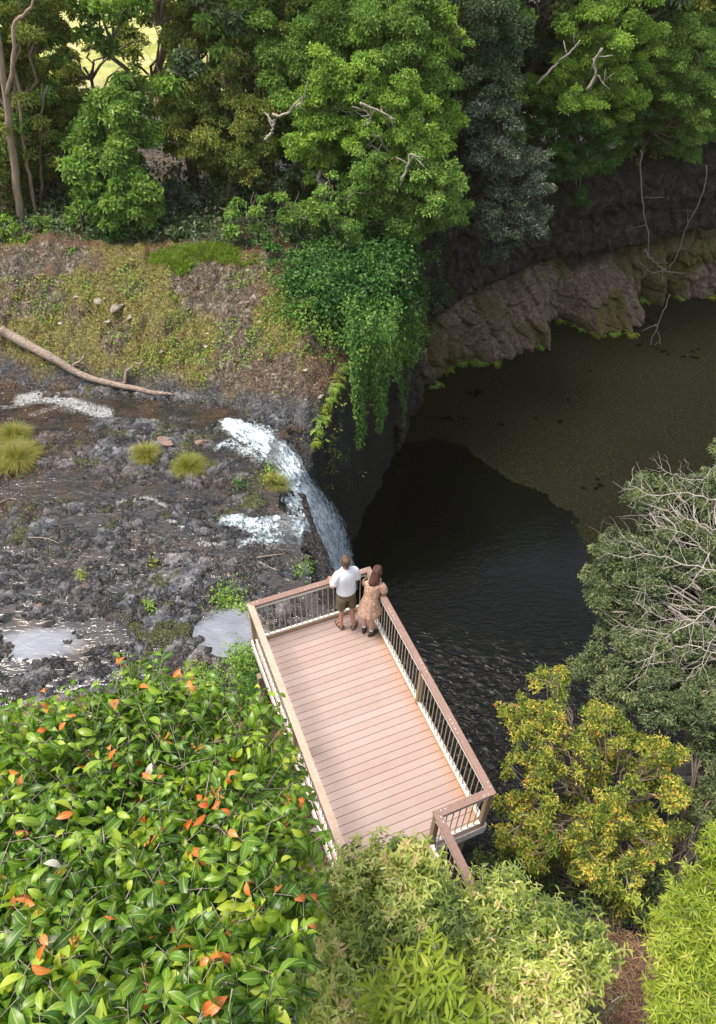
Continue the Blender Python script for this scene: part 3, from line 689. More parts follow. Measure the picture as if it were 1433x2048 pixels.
M_SHIRT = simple('white_cotton', (.74, .77, .82), (.83, .85, .88), 6, .85, .5, .02)
M_SHORT = simple('khaki_cotton', (.10, .08, .045), (.15, .12, .07), 20, .9, .3, .01)
M_HAIR = simple('brown_hair', (.05, .028, .016), (.13, .08, .05), 30, .55, .5, .01, mscale=(3, 3, .6)); M_HAIRD = simple('dark_brown_hair', (.016, .009, .008), (.15, .06, .04), 9, .5, .9, .03, mscale=(6, 6, .5))
M_SAND = simple('tan_leather', (.12, .055, .03), (.22, .11, .06), 25, .6, .2); M_BOOT = simple('dark_boot_leather', (.028, .018, .014), (.06, .04, .03), 25, .5, .2)
M_SOCK = simple('cream_sock', (.6, .56, .5), (.75, .72, .66), 30, .9, .2)
n = NT('floral_print'); v = n.coord('Object'); f = n.noise(26, 4, .65, v, .8); g = n.noise(17, 3, .6, n.coord('Object', (1, 1, .8)), 1.5)
c = n.ramp(f, [(.36, (.56, .38, .28)), (.47, (.55, .33, .23)), (.52, (.26, .09, .05)), (.57, (.62, .44, .33)), (.68, (.74, .60, .50))])
c = n.mix(n.ramp(g, [(.60, 0), (.66, .85)]), c, (.20, .10, .05)); n.col(c).rough(.85); n.bump(f, .2, .004); M_DRESS = n.m
M_EYE = simple('eye_dark', (.02, .015, .01), (.04, .03, .02), 20, .3, 0); M_LIP = simple('lip', (.40, .16, .13), (.46, .2, .16), 20, .5, 0)
def hand_graph(V, E, Rr, wi, wrist, d, side, palm_n, s=1.0):
    """adds a palm, four fingers and a thumb; d = direction of the hand, palm_n = palm normal (fingers curl toward it)"""
    d = rn(np.array(d, float)); pn = rn(np.array(palm_n, float)); lat = rn(np.cross(d, pn))*side; pn = rn(np.cross(lat, d))*1.0
    if pn@np.array(palm_n) < 0: pn = -pn
    def add(p, r, to):
        V.append(tuple(p)); Rr.append(r); E.append((to, len(V)-1)); return len(V)-1
    pc = add(wrist+d*.035*s, (.022*s, .017*s), wi); pk = add(wrist+d*.065*s, (.026*s, .015*s), pc)
    for j, (o, ln) in enumerate(((-.030, .070), (-.010, .080), (.010, .075), (.029, .058))):
        b = wrist+(d*.085+lat*o)*s; i0 = add(b, .0095*s, pk)
        m = b+(d*ln*.45+pn*ln*.22)*s; i1 = add(m, .0085*s, i0); e = m+(d*ln*.22+pn*ln*.42)*s; add(e, .007*s, i1)
    t0 = wrist+(d*.03-lat*.030)*s; i = add(t0, .011*s, pc); t1 = t0+(d*.03-lat*.018+pn*.012)*s; j = add(t1, .010*s, i); add(t1+(d*.026+pn*.008)*s, .008*s, j)
def person(root, sp, skin):
    """sp: joint dict in person space (x right, y forward, z up)"""
    V = []; E = []; Rr = []
    def add(p, r, to=None):
        V.append(tuple(p)); Rr.append(r)
        if to is not None: E.append((to, len(V)-1))
        return len(V)-1
    J = {k: np.array(v, float) for k, v in sp.items() if k != 'r'}; q = sp['r']
    pel = add(J['pelvis'], (.135*q, .10*q)); wa = add(J['waist'], (.115*q, .085*q), pel); ch = add(J['chest'], (.150*q, .10*q), wa)
    nb = add(J['neckb'], (.07*q, .06*q), ch); nk = add(J['neck'], (.052*q, .052*q), nb); hc = add(J['head']-np.array([0, 0, .04]), (.070, .082), nk); ht = add(J['head']+np.array([0, 0, .055]), (.076, .092), hc); add(J['head']+np.array([0, 0, .105]), (.048, .06), ht)
    for sd in ('l', 'r'):
        sgn = -1 if sd == 'l' else 1
        sh = add(J['sh'+sd], .052*q, nb if False else ch); el = add((J['sh'+sd]+J['el'+sd])/2, .043*q, sh); e2 = add(J['el'+sd], .036*q, el)
        f = add(J['el'+sd]*.6+J['wr'+sd]*.4, .034*q, e2); wr = add(J['wr'+sd], .023*q, f)
        hand_graph(V, E, Rr, wr, J['wr'+sd], J['hd'+sd], sgn, J['pn'+sd])
        hp = add(J['hp'+sd], .082*q, pel); th = add(J['hp'+sd]*.5+J['kn'+sd]*.5, .072*q, hp); kn = add(J['kn'+sd], .050*q, th)
        cf = add(J['kn'+sd]*.68+J['an'+sd]*.32, .054*q, kn); an = add(J['an'+sd], .032*q, cf)
        fd = J['ft'+sd]; hl = add(J['an'+sd]+np.array([0, 0, -.045])-fd*.025, .030*q, an); ml = add(J['an'+sd]+np.array([0, 0, -.062])+fd*.09, (.036*q, .022*q), hl); add(J['an'+sd]+np.array([0, 0, -.072])+fd*.165, (.032*q, .016*q), ml)
    o = skin_graph('body', V, E, Rr, skin, 2, root)
    return o
def face(root, head, yaw, pitch, skin):
    """eyes, nose, mouth and ears on the front of the head"""
    e = Matrix.Translation(Vector(head)) @ Matrix.Rotation(yaw, 4, 'Z') @ Matrix.Rotation(pitch, 4, 'X')
    def tr(p): return np.array(e @ Vector(p))
    def blob(name, p, r, mat, k=10):
        V, F = loft([(0, 0, math.cos(a)*r[2], max(1e-4, math.sin(a)*r[0]), max(1e-4, math.sin(a)*r[1])) for a in np.linspace(math.pi*.97, math.pi*.03, 7)], k)
        V = np.array([tr((x+p[0], y+p[1], z+p[2])) for x, y, z in V]); return obj_from(name, V, F, mat, root)
    blob('nose', (0, .098, -.008), (.014, .022, .026), skin); blob('mouth', (0, .088, -.055), (.024, .008, .007), M_LIP)
    for s in (-1, 1):
        blob('ear', (s*.083, .0, 0), (.012, .022, .034), skin); blob('eye', (s*.031, .085, .022), (.012, .007, .008), M_EYE)
def deck_pt(u, v): 
    p = DO[:2]+u*DEX+v*DEV; return (p[0], p[1], 0.0)
# --- man: stands square to the far rail, forearms on the cap
man = empty('person', deck_pt(1.81, .40), DYAW+R(0))
tag(man, 'man in white t-shirt, khaki shorts and sandals, seen from behind at the far rail', 'person')
mj = dict(r=1.08, pelvis=(0, 0, 1.03), waist=(0, .0, 1.20), chest=(0, .015, 1.46), neckb=(0, .02, 1.62), neck=(0, .03, 1.69), head=(0, .055, 1.80),
    shl=(-.20, .01, 1.53), shr=(.20, .01, 1.53), ell=(-.30, .03, 1.23), elr=(.28, .05, 1.22), wrl=(-.25, .255, 1.19), wrr=(.20, .27, 1.19), hdl=(.35, .9, -.10), hdr=(-.5, .8, -.10), pnl=(0, 0, -1), pnr=(0, 0, -1),
    hpl=(-.10, 0, .96), hpr=(.10, 0, .96), knl=(-.105, .03, .54), knr=(.13, .0, .54), anl=(-.10, .02, .092), anr=(.14, -.07, .092), ftl=np.array([-.35, .94, 0]), ftr=np.array([.75, .66, 0]))
man.scale = (.90, 1, 1.055)
person(man, mj, M_SKIN)
face(man, (0, .055, 1.80), 0, 0, M_SKIN)
V, F = loft([(0, .01, 1.06, .205, .150), (0, .005, 1.12, .200, .142), (0, 0, 1.22, .190, .132), (0, 0, 1.34, .197, .134), (0, .003, 1.46, .212, .138), (0, .005, 1.54, .212, .125), (0, .012, 1.60, .165, .10), (0, .02, 1.645, .085, .075), (0, .024, 1.665, .068, .066)], 28, (False, False), .07, 3, gather=.022, gn=7)
sh_ = obj_from('t_shirt', V, F, M_SHIRT, man, thick=.006, sub=1)
for s, el in ((-1, mj['ell']), (1, mj['elr'])):
    a = np.array([s*.19, .01, 1.535]); b = np.array(el); V, F = tube_sleeve([np.array([s*.09, .01, 1.585]), np.array([s*.15, .01, 1.572]), a+np.array([s*.01, 0, 0]), a*.75+b*.25+np.array([s*.012, 0, 0]), a*.5+b*.5+np.array([s*.008, 0, 0]), a*.28+b*.72+np.array([s*.004, 0, 0])], [.05, .072, .082, .080, .078, .080])
    obj_from('sleeve', V, F, M_SHIRT, sh_, thick=.006, sub=1)
m = MB(); V, F = loft([(0, 0, 1.13, .178, .130), (0, 0, 1.02, .192, .142), (0, 0, .95, .198, .148)], 24, (True, False)); m.add(V, F)
for s, kx, ky in ((-1, -.108, .02), (1, .12, .0)):
    V, F = loft([(s*.098, 0, .99, .105, .135), (s*.104, .005, .86, .108, .120), (kx*1.03, ky*.6, .73, .107, .112), (kx*1.04, ky*.8, .64, .108, .112)], 20, (True, False), .04, 5); m.add(V, F)
o = m.build('shorts', M_SHORT, man, True)
V, F = loft([(0, .045-.03*t, 1.715+.2*t, .080+.012*math.sin(t*3.0)*1.3-(.055 if t > .96 else 0)-(.022 if .86 < t <= .96 else 0), .088+.016*math.sin(t*3.0)-(.05 if t > .96 else 0)-(.02 if .86 < t <= .96 else 0)) for t in np.linspace(0, 1, 12)], 22, (True, True), .04, 8)
V[:, 1] = np.where((V[:, 1] > .085) & (V[:, 2] < 1.845), .085+(V[:, 1]-.085)*.1, V[:, 1]); obj_from('hair', V, F, M_HAIR, man)
for sd in ('l', 'r'):
    a = np.array(mj['an'+sd]); d = rn(mj['ft'+sd]); ang = math.atan2(d[1], d[0])-math.pi/2; c = a+d*.065
    V, F = loft([(c[0], c[1], .004, .050, .145, ang), (c[0], c[1], .022, .052, .148, ang), (c[0], c[1], .026, .048, .143, ang)], 20); so_ = obj_from('sandal', V, F, M_SAND, man)
    lat = np.array([-d[1], d[0], 0])
    for off, hz in ((.10, .062), (.03, .085), (-.035, .10)):
        p = a+d*off; pts = [p+lat*.05*math.cos(t)+np.array([0, 0, -a[2]+.02+hz*math.sin(t)*.85]) for t in np.linspace(0, math.pi, 9)]; V, F = tube_np(pts, .009, 6); obj_from('strap', V, F, M_SAND, so_)
# --- woman: leans on the right-hand rail, looking down over it
wom = empty('person', deck_pt(2.17, .68), DYAW+R(-22))
tag(wom, 'woman with long dark hair in a floral dress leaning on the pool-side rail', 'person')
wj = dict(r=.92, pelvis=(0, 0, .96), waist=(.02, .03, 1.10), chest=(.055, .08, 1.31), neckb=(.075, .12, 1.44), neck=(.095, .155, 1.50), head=(.125, .20, 1.585),
    shl=(-.09, .12, 1.38), shr=(.215, .08, 1.36), ell=(-.06, .26, 1.17), elr=(.275, .05, 1.14), wrl=(.10, .37, 1.165), wrr=(.20, .27, 1.165), hdl=(.9, .3, 0), hdr=(-.8, .5, -.1), pnl=(0, 0, -1), pnr=(0, 0, -1),
    hpl=(-.085, 0, .90), hpr=(.085, 0, .90), knl=(-.08, .045, .50), knr=(.06, .02, .50), anl=(-.085, .03, .095), anr=(.05, -.06, .095), ftl=np.array([.15, .98, 0]), ftr=np.array([.80, .60, 0]))
person(wom, wj, M_SKIN2)
face(wom, wj['head'], R(-22), R(-24), M_SKIN2)
V, F = loft([(.0, -.01, .685, .232, .205), (0, -.005, .75, .218, .19), (0, 0, .85, .19, .165), (.005, .005, .96, .165, .142), (.015, .02, 1.06, .142, .118), (.03, .04, 1.12, .134, .108), (.045, .065, 1.22, .150, .115), (.06, .085, 1.32, .165, .115), (.068, .10, 1.39, .150, .10), (.075, .115, 1.435, .10, .08), (.08, .125, 1.455, .072, .068)], 40, (False, False), .03, 11)
k_ = 40
V2 = V.copy()
for i in range(5):
    g = (5-i)/5*.075; ang = np.arange(k_)*2*math.pi/k_; cc_ = V[i*k_:(i+1)*k_].mean(0); V2[i*k_:(i+1)*k_, :2] = cc_[:2]+(V[i*k_:(i+1)*k_, :2]-cc_[:2])*(1+g*np.sin(ang*11))[:, None]
V2[:k_, 2] += .02*np.sin(np.arange(k_)*.9)
dr = obj_from('dress', V2, F, M_DRESS, wom, thick=.006, sub=1)
for s, el, sh0 in ((-1, wj['ell'], wj['shl']), (1, wj['elr'], wj['shr'])):
    a = np.array(sh0)+np.array([-s*.03, 0, .02]); b = np.array(el); V, F = tube_sleeve([a, a*.7+b*.3+np.array([s*.015, 0, .01]), a*.35+b*.65+np.array([s*.015, 0, 0]), a*.08+b*.92], [.062, .078, .084, .058])
    obj_from('sleeve', V, F, M_DRESS, dr, thick=.006, sub=1)
hd = np.array(wj['head'])
V, F = loft([(hd[0]-.14, hd[1]-.155, 1.20, .035, .022), (hd[0]-.115, hd[1]-.15, 1.235, .075, .034), (hd[0]-.075, hd[1]-.150, 1.28, .105, .048), (hd[0]-.06, hd[1]-.145, 1.36, .115, .055), (hd[0]-.045, hd[1]-.125, 1.43, .11, .065), (hd[0]-.03, hd[1]-.08, 1.50, .102, .085), (hd[0]-.012, hd[1]-.035, 1.56, .098, .095), (hd[0], hd[1]-.015, 1.62, .098, .098), (hd[0]+.005, hd[1], 1.67, .088, .092), (hd[0]+.01, hd[1]+.01, 1.705, .062, .066), (hd[0]+.01, hd[1]+.01, 1.718, .02, .02)], 26, (True, True), .16, 21, gather=.045, gn=8)
obj_from('hair', V, F, M_HAIRD, wom, sub=1)
for sd in ('l', 'r'):
    a = np.array(wj['an'+sd]); d = rn(wj['ft'+sd]); ang = math.atan2(d[1], d[0])-math.pi/2; c = a+d*.055
    m = MB(); V, F = loft([(c[0], c[1], .003, .046, .130, ang), (c[0], c[1], .03, .048, .132, ang), (c[0], c[1], .055, .044, .120, ang), (c[0]-d[0]*.012, c[1]-d[1]*.012, .085, .040, .088, ang), (a[0], a[1], .115, .042, .050, ang), (a[0], a[1], .165, .044, .050, ang)], 20); m.add(V, F)
    bo = m.build('boot', M_BOOT, wom, True)
    V, F = loft([(a[0], a[1], .155, .040, .045), (a[0], a[1], .20, .041, .046), (a[0], a[1], .205, .036, .040)], 16, (False, False)); obj_from('sock', V, F, M_SOCK, wom, thick=.006)
# ------------------------------------------------------------------ foliage
def leafq(C, N, D, L, Wd, fold=.25):
    """one folded diamond per leaf: C base point, N leaf normal, D axis"""
    D = rn(D-N*(D*N).sum(-1, keepdims=True)); Sd = np.cross(D, N)
    L = L[:, None]; Wd = Wd[:, None]
    mid = C+D*L*.45
    V = np.stack([C, mid-Sd*Wd/2+N*Wd*fold, C+D*L-N*L*.12, mid+Sd*Wd/2+N*Wd*fold], 1).reshape(-1, 3)
    F = np.arange(len(C)*4).reshape(-1, 4); return V, F
def leafb(C, N, D, L, Wd, curl, rows=6):
    """broad curved leaf, folded along the midrib: 3 vertices a row"""
    D = rn(D-N*(D*N).sum(-1, keepdims=True)); Sd = np.cross(D, N); n = len(C)
    t = np.linspace(0, 1, rows); wprof = np.array([.06, .62, .98, .92, .55, .03]) if rows == 6 else np.sin(np.pi*np.clip(t*.96+.02, 0, 1))**.8
    curl = np.ravel(curl); V = np.zeros((n, rows, 3, 3))
    for i, (tt, wp) in enumerate(zip(t, wprof)):
        a = curl*tt; dirx = D*np.cos(a)[:, None]-N*np.sin(a)[:, None]
        if i == 0: p = C.copy()
        else: p = p+dirx*(L/(rows-1))[:, None]
        nn = N*np.cos(a)[:, None]+D*np.sin(a)[:, None]
        for j, s in enumerate((-1, 0, 1)):
            V[:, i, j] = p+Sd*(s*wp*Wd/2)[:, None]+nn*(abs(s)*wp*Wd*.14)[:, None]
    base = (np.arange(n)*rows*3)[:, None, None]
    I = np.arange(rows*3).reshape(rows, 3)
    f = np.stack([I[:-1, :-1], I[:-1, 1:], I[1:, 1:], I[1:, :-1]], -1).reshape(-1, 4)
    return V.reshape(-1, 3), (base+f[None]).reshape(-1, 4), len(f)
def clump_leaves(rg, cs, rs, dens, Ln, Wn, flat=.75, upb=.55, jit=.6, droop=0.0, shell=.45):
    """cs (n,3) centres, rs (n,) radii -> leaf arrays spread through each clump, denser on its outside"""
    cnt = np.maximum(8, (dens*4*math.pi*rs**2).astype(int)); idx = np.repeat(np.arange(len(cs)), cnt); n = len(idx)
    d = rn(rg.normal(size=(n, 3))); rad = rs[idx]*(shell+(1-shell)*rg.random(n)**.6)
    d[:, 2] = np.where(d[:, 2] < -.35, -d[:, 2]*rg.random(n), d[:, 2])
    rad = rad*(1+.5*fbm(d[:, 0]*2.3+idx*3.1, d[:, 1]*2.3, d[:, 2]*2.3, oct=2, seed=3))
    C = cs[idx]+d*rad[:, None]*np.array([1, 1, flat])
    N = rn(d*.55+np.array([0, 0, upb])+rg.normal(size=(n, 3))*jit); D = rn(d*.8+rg.normal(size=(n, 3))*.7+np.array([0, 0, -.25-droop]))
    L = Ln*rg.uniform(.65, 1.3, n); Wd = Wn*rg.uniform(.7, 1.25, n)
    tone = np.clip(rg.normal(.5, .17, n)+(_h(idx.astype(float), idx*0., idx*0., 7)-.5)*.35, 0, 1)
    return C, N, D, L, Wd, tone, idx
def limb_path(a, b, rg, n=7, sag=.12):
    a = np.array(a, float); b = np.array(b, float); t = np.linspace(0, 1, n)[:, None]; L = np.linalg.norm(b-a)
    off = rg.normal(size=(n, 3))*L*.045; off[0] = off[-1] = 0
    up_ = np.array([0, 0, 1.])*np.sin(t*math.pi)*L*sag
    return a+(b-a)*t+off+up_
M_BARK = simple('grey_brown_bark', (.10, .075, .055), (.28, .23, .18), 9, .9, .5, .02, mscale=(1, 1, .35))
M_BARKL = simple('pale_grey_bark', (.34, .31, .27), (.62, .58, .52), 12, .8, .3, .01, mscale=(1, 1, .4))
M_BARKB = simple('pale_branch_bark', (.26, .22, .17), (.50, .44, .36), 12, .85, .2)
M_BARKT = simple('tan_bark', (.20, .14, .09), (.42, .33, .24), 6, .85, .5, .02, mscale=(1, 1, .3))
def wood(limbs, k=6):
    m = MB()
    for pts, r0, r1 in limbs:
        n = len(pts); V, F = tube_np(pts, np.linspace(r0, r1, n), k, True); m.add(V, F)
    return m
LG = {  # leaf colours: dark to light
 'mid': leaf_mat('leaf_mid_green', [(.05, (0.062, 0.120, 0.032)), (.4, (0.139, 0.257, 0.050)), (.75, (0.266, 0.429, 0.082)), (1, (0.434, 0.543, 0.138))]),
 'olive': leaf_mat('leaf_olive', [(.05, (0.079, 0.110, 0.031)), (.45, (0.195, 0.244, 0.056)), (.8, (0.389, 0.425, 0.095)), (1, (0.637, 0.554, 0.156))]),
 'dark': leaf_mat('leaf_dark', [(.05, (0.024, 0.049, 0.021)), (.45, (0.060, 0.111, 0.047)), (.85, (0.151, 0.210, 0.095)), (1, (0.334, 0.364, 0.188))], trans=.2),
 'grey': leaf_mat('leaf_dark_grey_green', [(.05, (0.028, 0.047, 0.028)), (.45, (0.070, 0.103, 0.066)), (.85, (0.176, 0.223, 0.144)), (1, (0.374, 0.421, 0.281))], trans=.18, spec=.6, rough=.4),
 'blue': leaf_mat('leaf_bluish_green', [(.02, (0.013, 0.044, 0.009)), (.3, (0.032, 0.104, 0.022)), (.6, (0.065, 0.177, 0.037)), (.85, (0.130, 0.268, 0.051)), (1, (0.259, 0.366, 0.064))], trans=.3),
 'bright': leaf_mat('leaf_bright', [(.05, (0.085, 0.156, 0.029)), (.4, (0.200, 0.340, 0.051)), (.8, (0.369, 0.550, 0.089)), (1, (0.569, 0.682, 0.150))]),
 'gold': leaf_mat('leaf_gold_green', [(.02, (.04, .07, .018)), (.3, (.10, .16, .03)), (.5, (.25, .31, .05)), (.72, (.58, .55, .10)), (.88, (.80, .60, .14)), (.95, (.75, .30, .10)), (1, (.68, .18, .06))], trans=.38),
 'lime': leaf_mat('leaf_lime', [(.05, (0.110, 0.176, 0.013)), (.45, (0.242, 0.330, 0.024)), (.85, (0.374, 0.440, 0.050)), (1, (0.506, 0.506, 0.110))], trans=.4),
 'shrub': leaf_mat('leaf_shrub', [(.02, (.05, .09, .02)), (.3, (.13, .20, .04)), (.55, (.30, .37, .07)), (.8, (.55, .60, .16)), (.95, (.75, .72, .32)), (1, (.60, .42, .22))], trans=.4),
 'sage': leaf_mat('leaf_sage', [(.02, (.035, .055, .028)), (.35, (.085, .12, .050)), (.65, (.17, .22, .085)), (.9, (.33, .36, .17)), (1, (.42, .36, .20))], trans=.28, spec=.5),
}
def px_world(x, y, Y): return at_y(x, y, Y)
def scale_at(P): return float((np.asarray(P)-CAM)@fw)/F_PX          # metres per photo pixel
def make_tree(name, label, cat, group, base, clumps, leafk, seed, Ln=.17, Wn=.085, dens=150, bark=None, r0=.16, trunk=True, sub=3, flat=.75, jit=.6, shell=.45, upb=.55, droop=0, extra=None, kk=6, top=None, rmin=.012):
    """base: (x,y,z) of the trunk foot; clumps: array (x,y,z,r); each crown clump is broken into smaller sprays"""
    rg = np.random.default_rng(seed); cl = np.array(clumps, float); base = np.array(base, float)
    root = empty(name, tuple(base)); tag(root, label, cat, group)
    cs, rs = [], []
    for c in cl:
        for _ in range(sub):
            d = rn(rg.normal(size=3))
            cs.append(c[:3]+d*c[3]*rg.uniform(.25, 1.0)*np.array([1, 1, .95])); rs.append(c[3]*rg.uniform(.22, .48))
    cs = np.array(cs); rs = np.array(rs)
    C, N, D, L, Wd, tone, idx = clump_leaves(rg, cs, rs, dens, Ln, Wn, flat, upb, jit, droop, shell)
    V, F = leafq(C, N, D, L, Wd)
    cr = mesh_np('crown', V-base, F, LG[leafk], root, False, attrs={'tone': ('FACE', tone)})
    if trunk:
        limbs = []; cen = cl[:, :3].mean(0) if top is None else np.array(top, float); tp = limb_path(base-np.array([0, 0, .3]), cen, rg, 9, .0)
        limbs.append((tp, r0, r0*.35))
        for c in cl:
            j = int(np.clip(np.argmin(np.linalg.norm(tp-c[:3], axis=1))-1, 2, 8)); p = limb_path(tp[j], c[:3], rg, 6, .08); limbs.append((p, r0*.34, rmin*1.6))
            for q in range(2):
                e = c[:3]+rn(rg.normal(size=3))*c[3]*.8; limbs.append((limb_path(p[3+q], e, rg, 5, .05), rmin*1.7, rmin*.6))
        if extra: limbs += extra
        m = wood(limbs, kk); m.V = [v-base for v in m.V]; m.build('trunk', bark or M_BARK, root, True)
    return root
def clumps_px(rows):
    """rows: (px x, px y, world y, px radius)"""
    o = []
    for x, y, Yd, r in rows:
        p = at_y(x, y, Yd); o.append((*p, r*scale_at(p)))
    return o
def gz(x, y): return H(x, y)
ORD = ['first', 'second', 'third', 'fourth', 'fifth', 'sixth', 'seventh', 'eighth', 'ninth', 'tenth', 'eleventh', 'twelfth', 'thirteenth', 'fourteenth', 'fifteenth', 'sixteenth', 'seventeenth', 'eighteenth', 'nineteenth', 'twentieth', 'twenty-first', 'twenty-second', 'twenty-third', 'twenty-fourth', 'twenty-fifth', 'twenty-sixth']
# ---- forest beyond the creek, each tree traced from the photograph
def forest_tree(label, rows, leafk, seed, bx=None, by=None, bare=None, name='forest_tree', fill=True, **kw):
    fill = seed not in (103, 104, 105) and seed < 118
    cl = np.array(clumps_px(rows)); m = cl[:, :3].mean(0); rgx = np.random.default_rng(seed+900)
    ex_ = cl.copy(); ex_[:, :3] += np.stack([rgx.normal(size=len(cl))*.45, rgx.uniform(.5, 1.3, len(cl)), -rgx.uniform(.3, 1.5, len(cl))], -1); ex_[:, 3] *= .95
    if fill: cl = np.concatenate([cl, ex_])
    x = m[0] if bx is None else bx; y = m[1]+.6 if by is None else by
    if poly_sd(np.array([x]), np.array([y]), POOL)[0] > -.5:      # root on solid ground
        for k in range(60):
            y += .25
            if poly_sd(np.array([x]), np.array([y]), POOL)[0] < -.9: break
    if bare:
        rb = np.random.default_rng(seed+5); ex = []
        for path, Yd, r0_, r1_ in bare:
            p = catmull(np.array([at_y(a_, b_, Yd) for a_, b_ in path]), 16); ex.append((p+rb.normal(size=p.shape)*.02, r0_, r1_))
            if r0_ < .08:
                for k in (6, 9, 12):
                    d = rn(rb.normal(size=3)+rn(p[k+1]-p[k])); ex.append((np.array([p[k], p[k]+d*.3, p[k]+d*.6+rb.normal(size=3)*.06]), r0_*.5, r1_*.5))
        kw['extra'] = ex
    return make_tree(name, label, 'tree', 'forest trees beyond the creek', (x, y, gz(x, y)-.05), cl, leafk, seed, **kw)
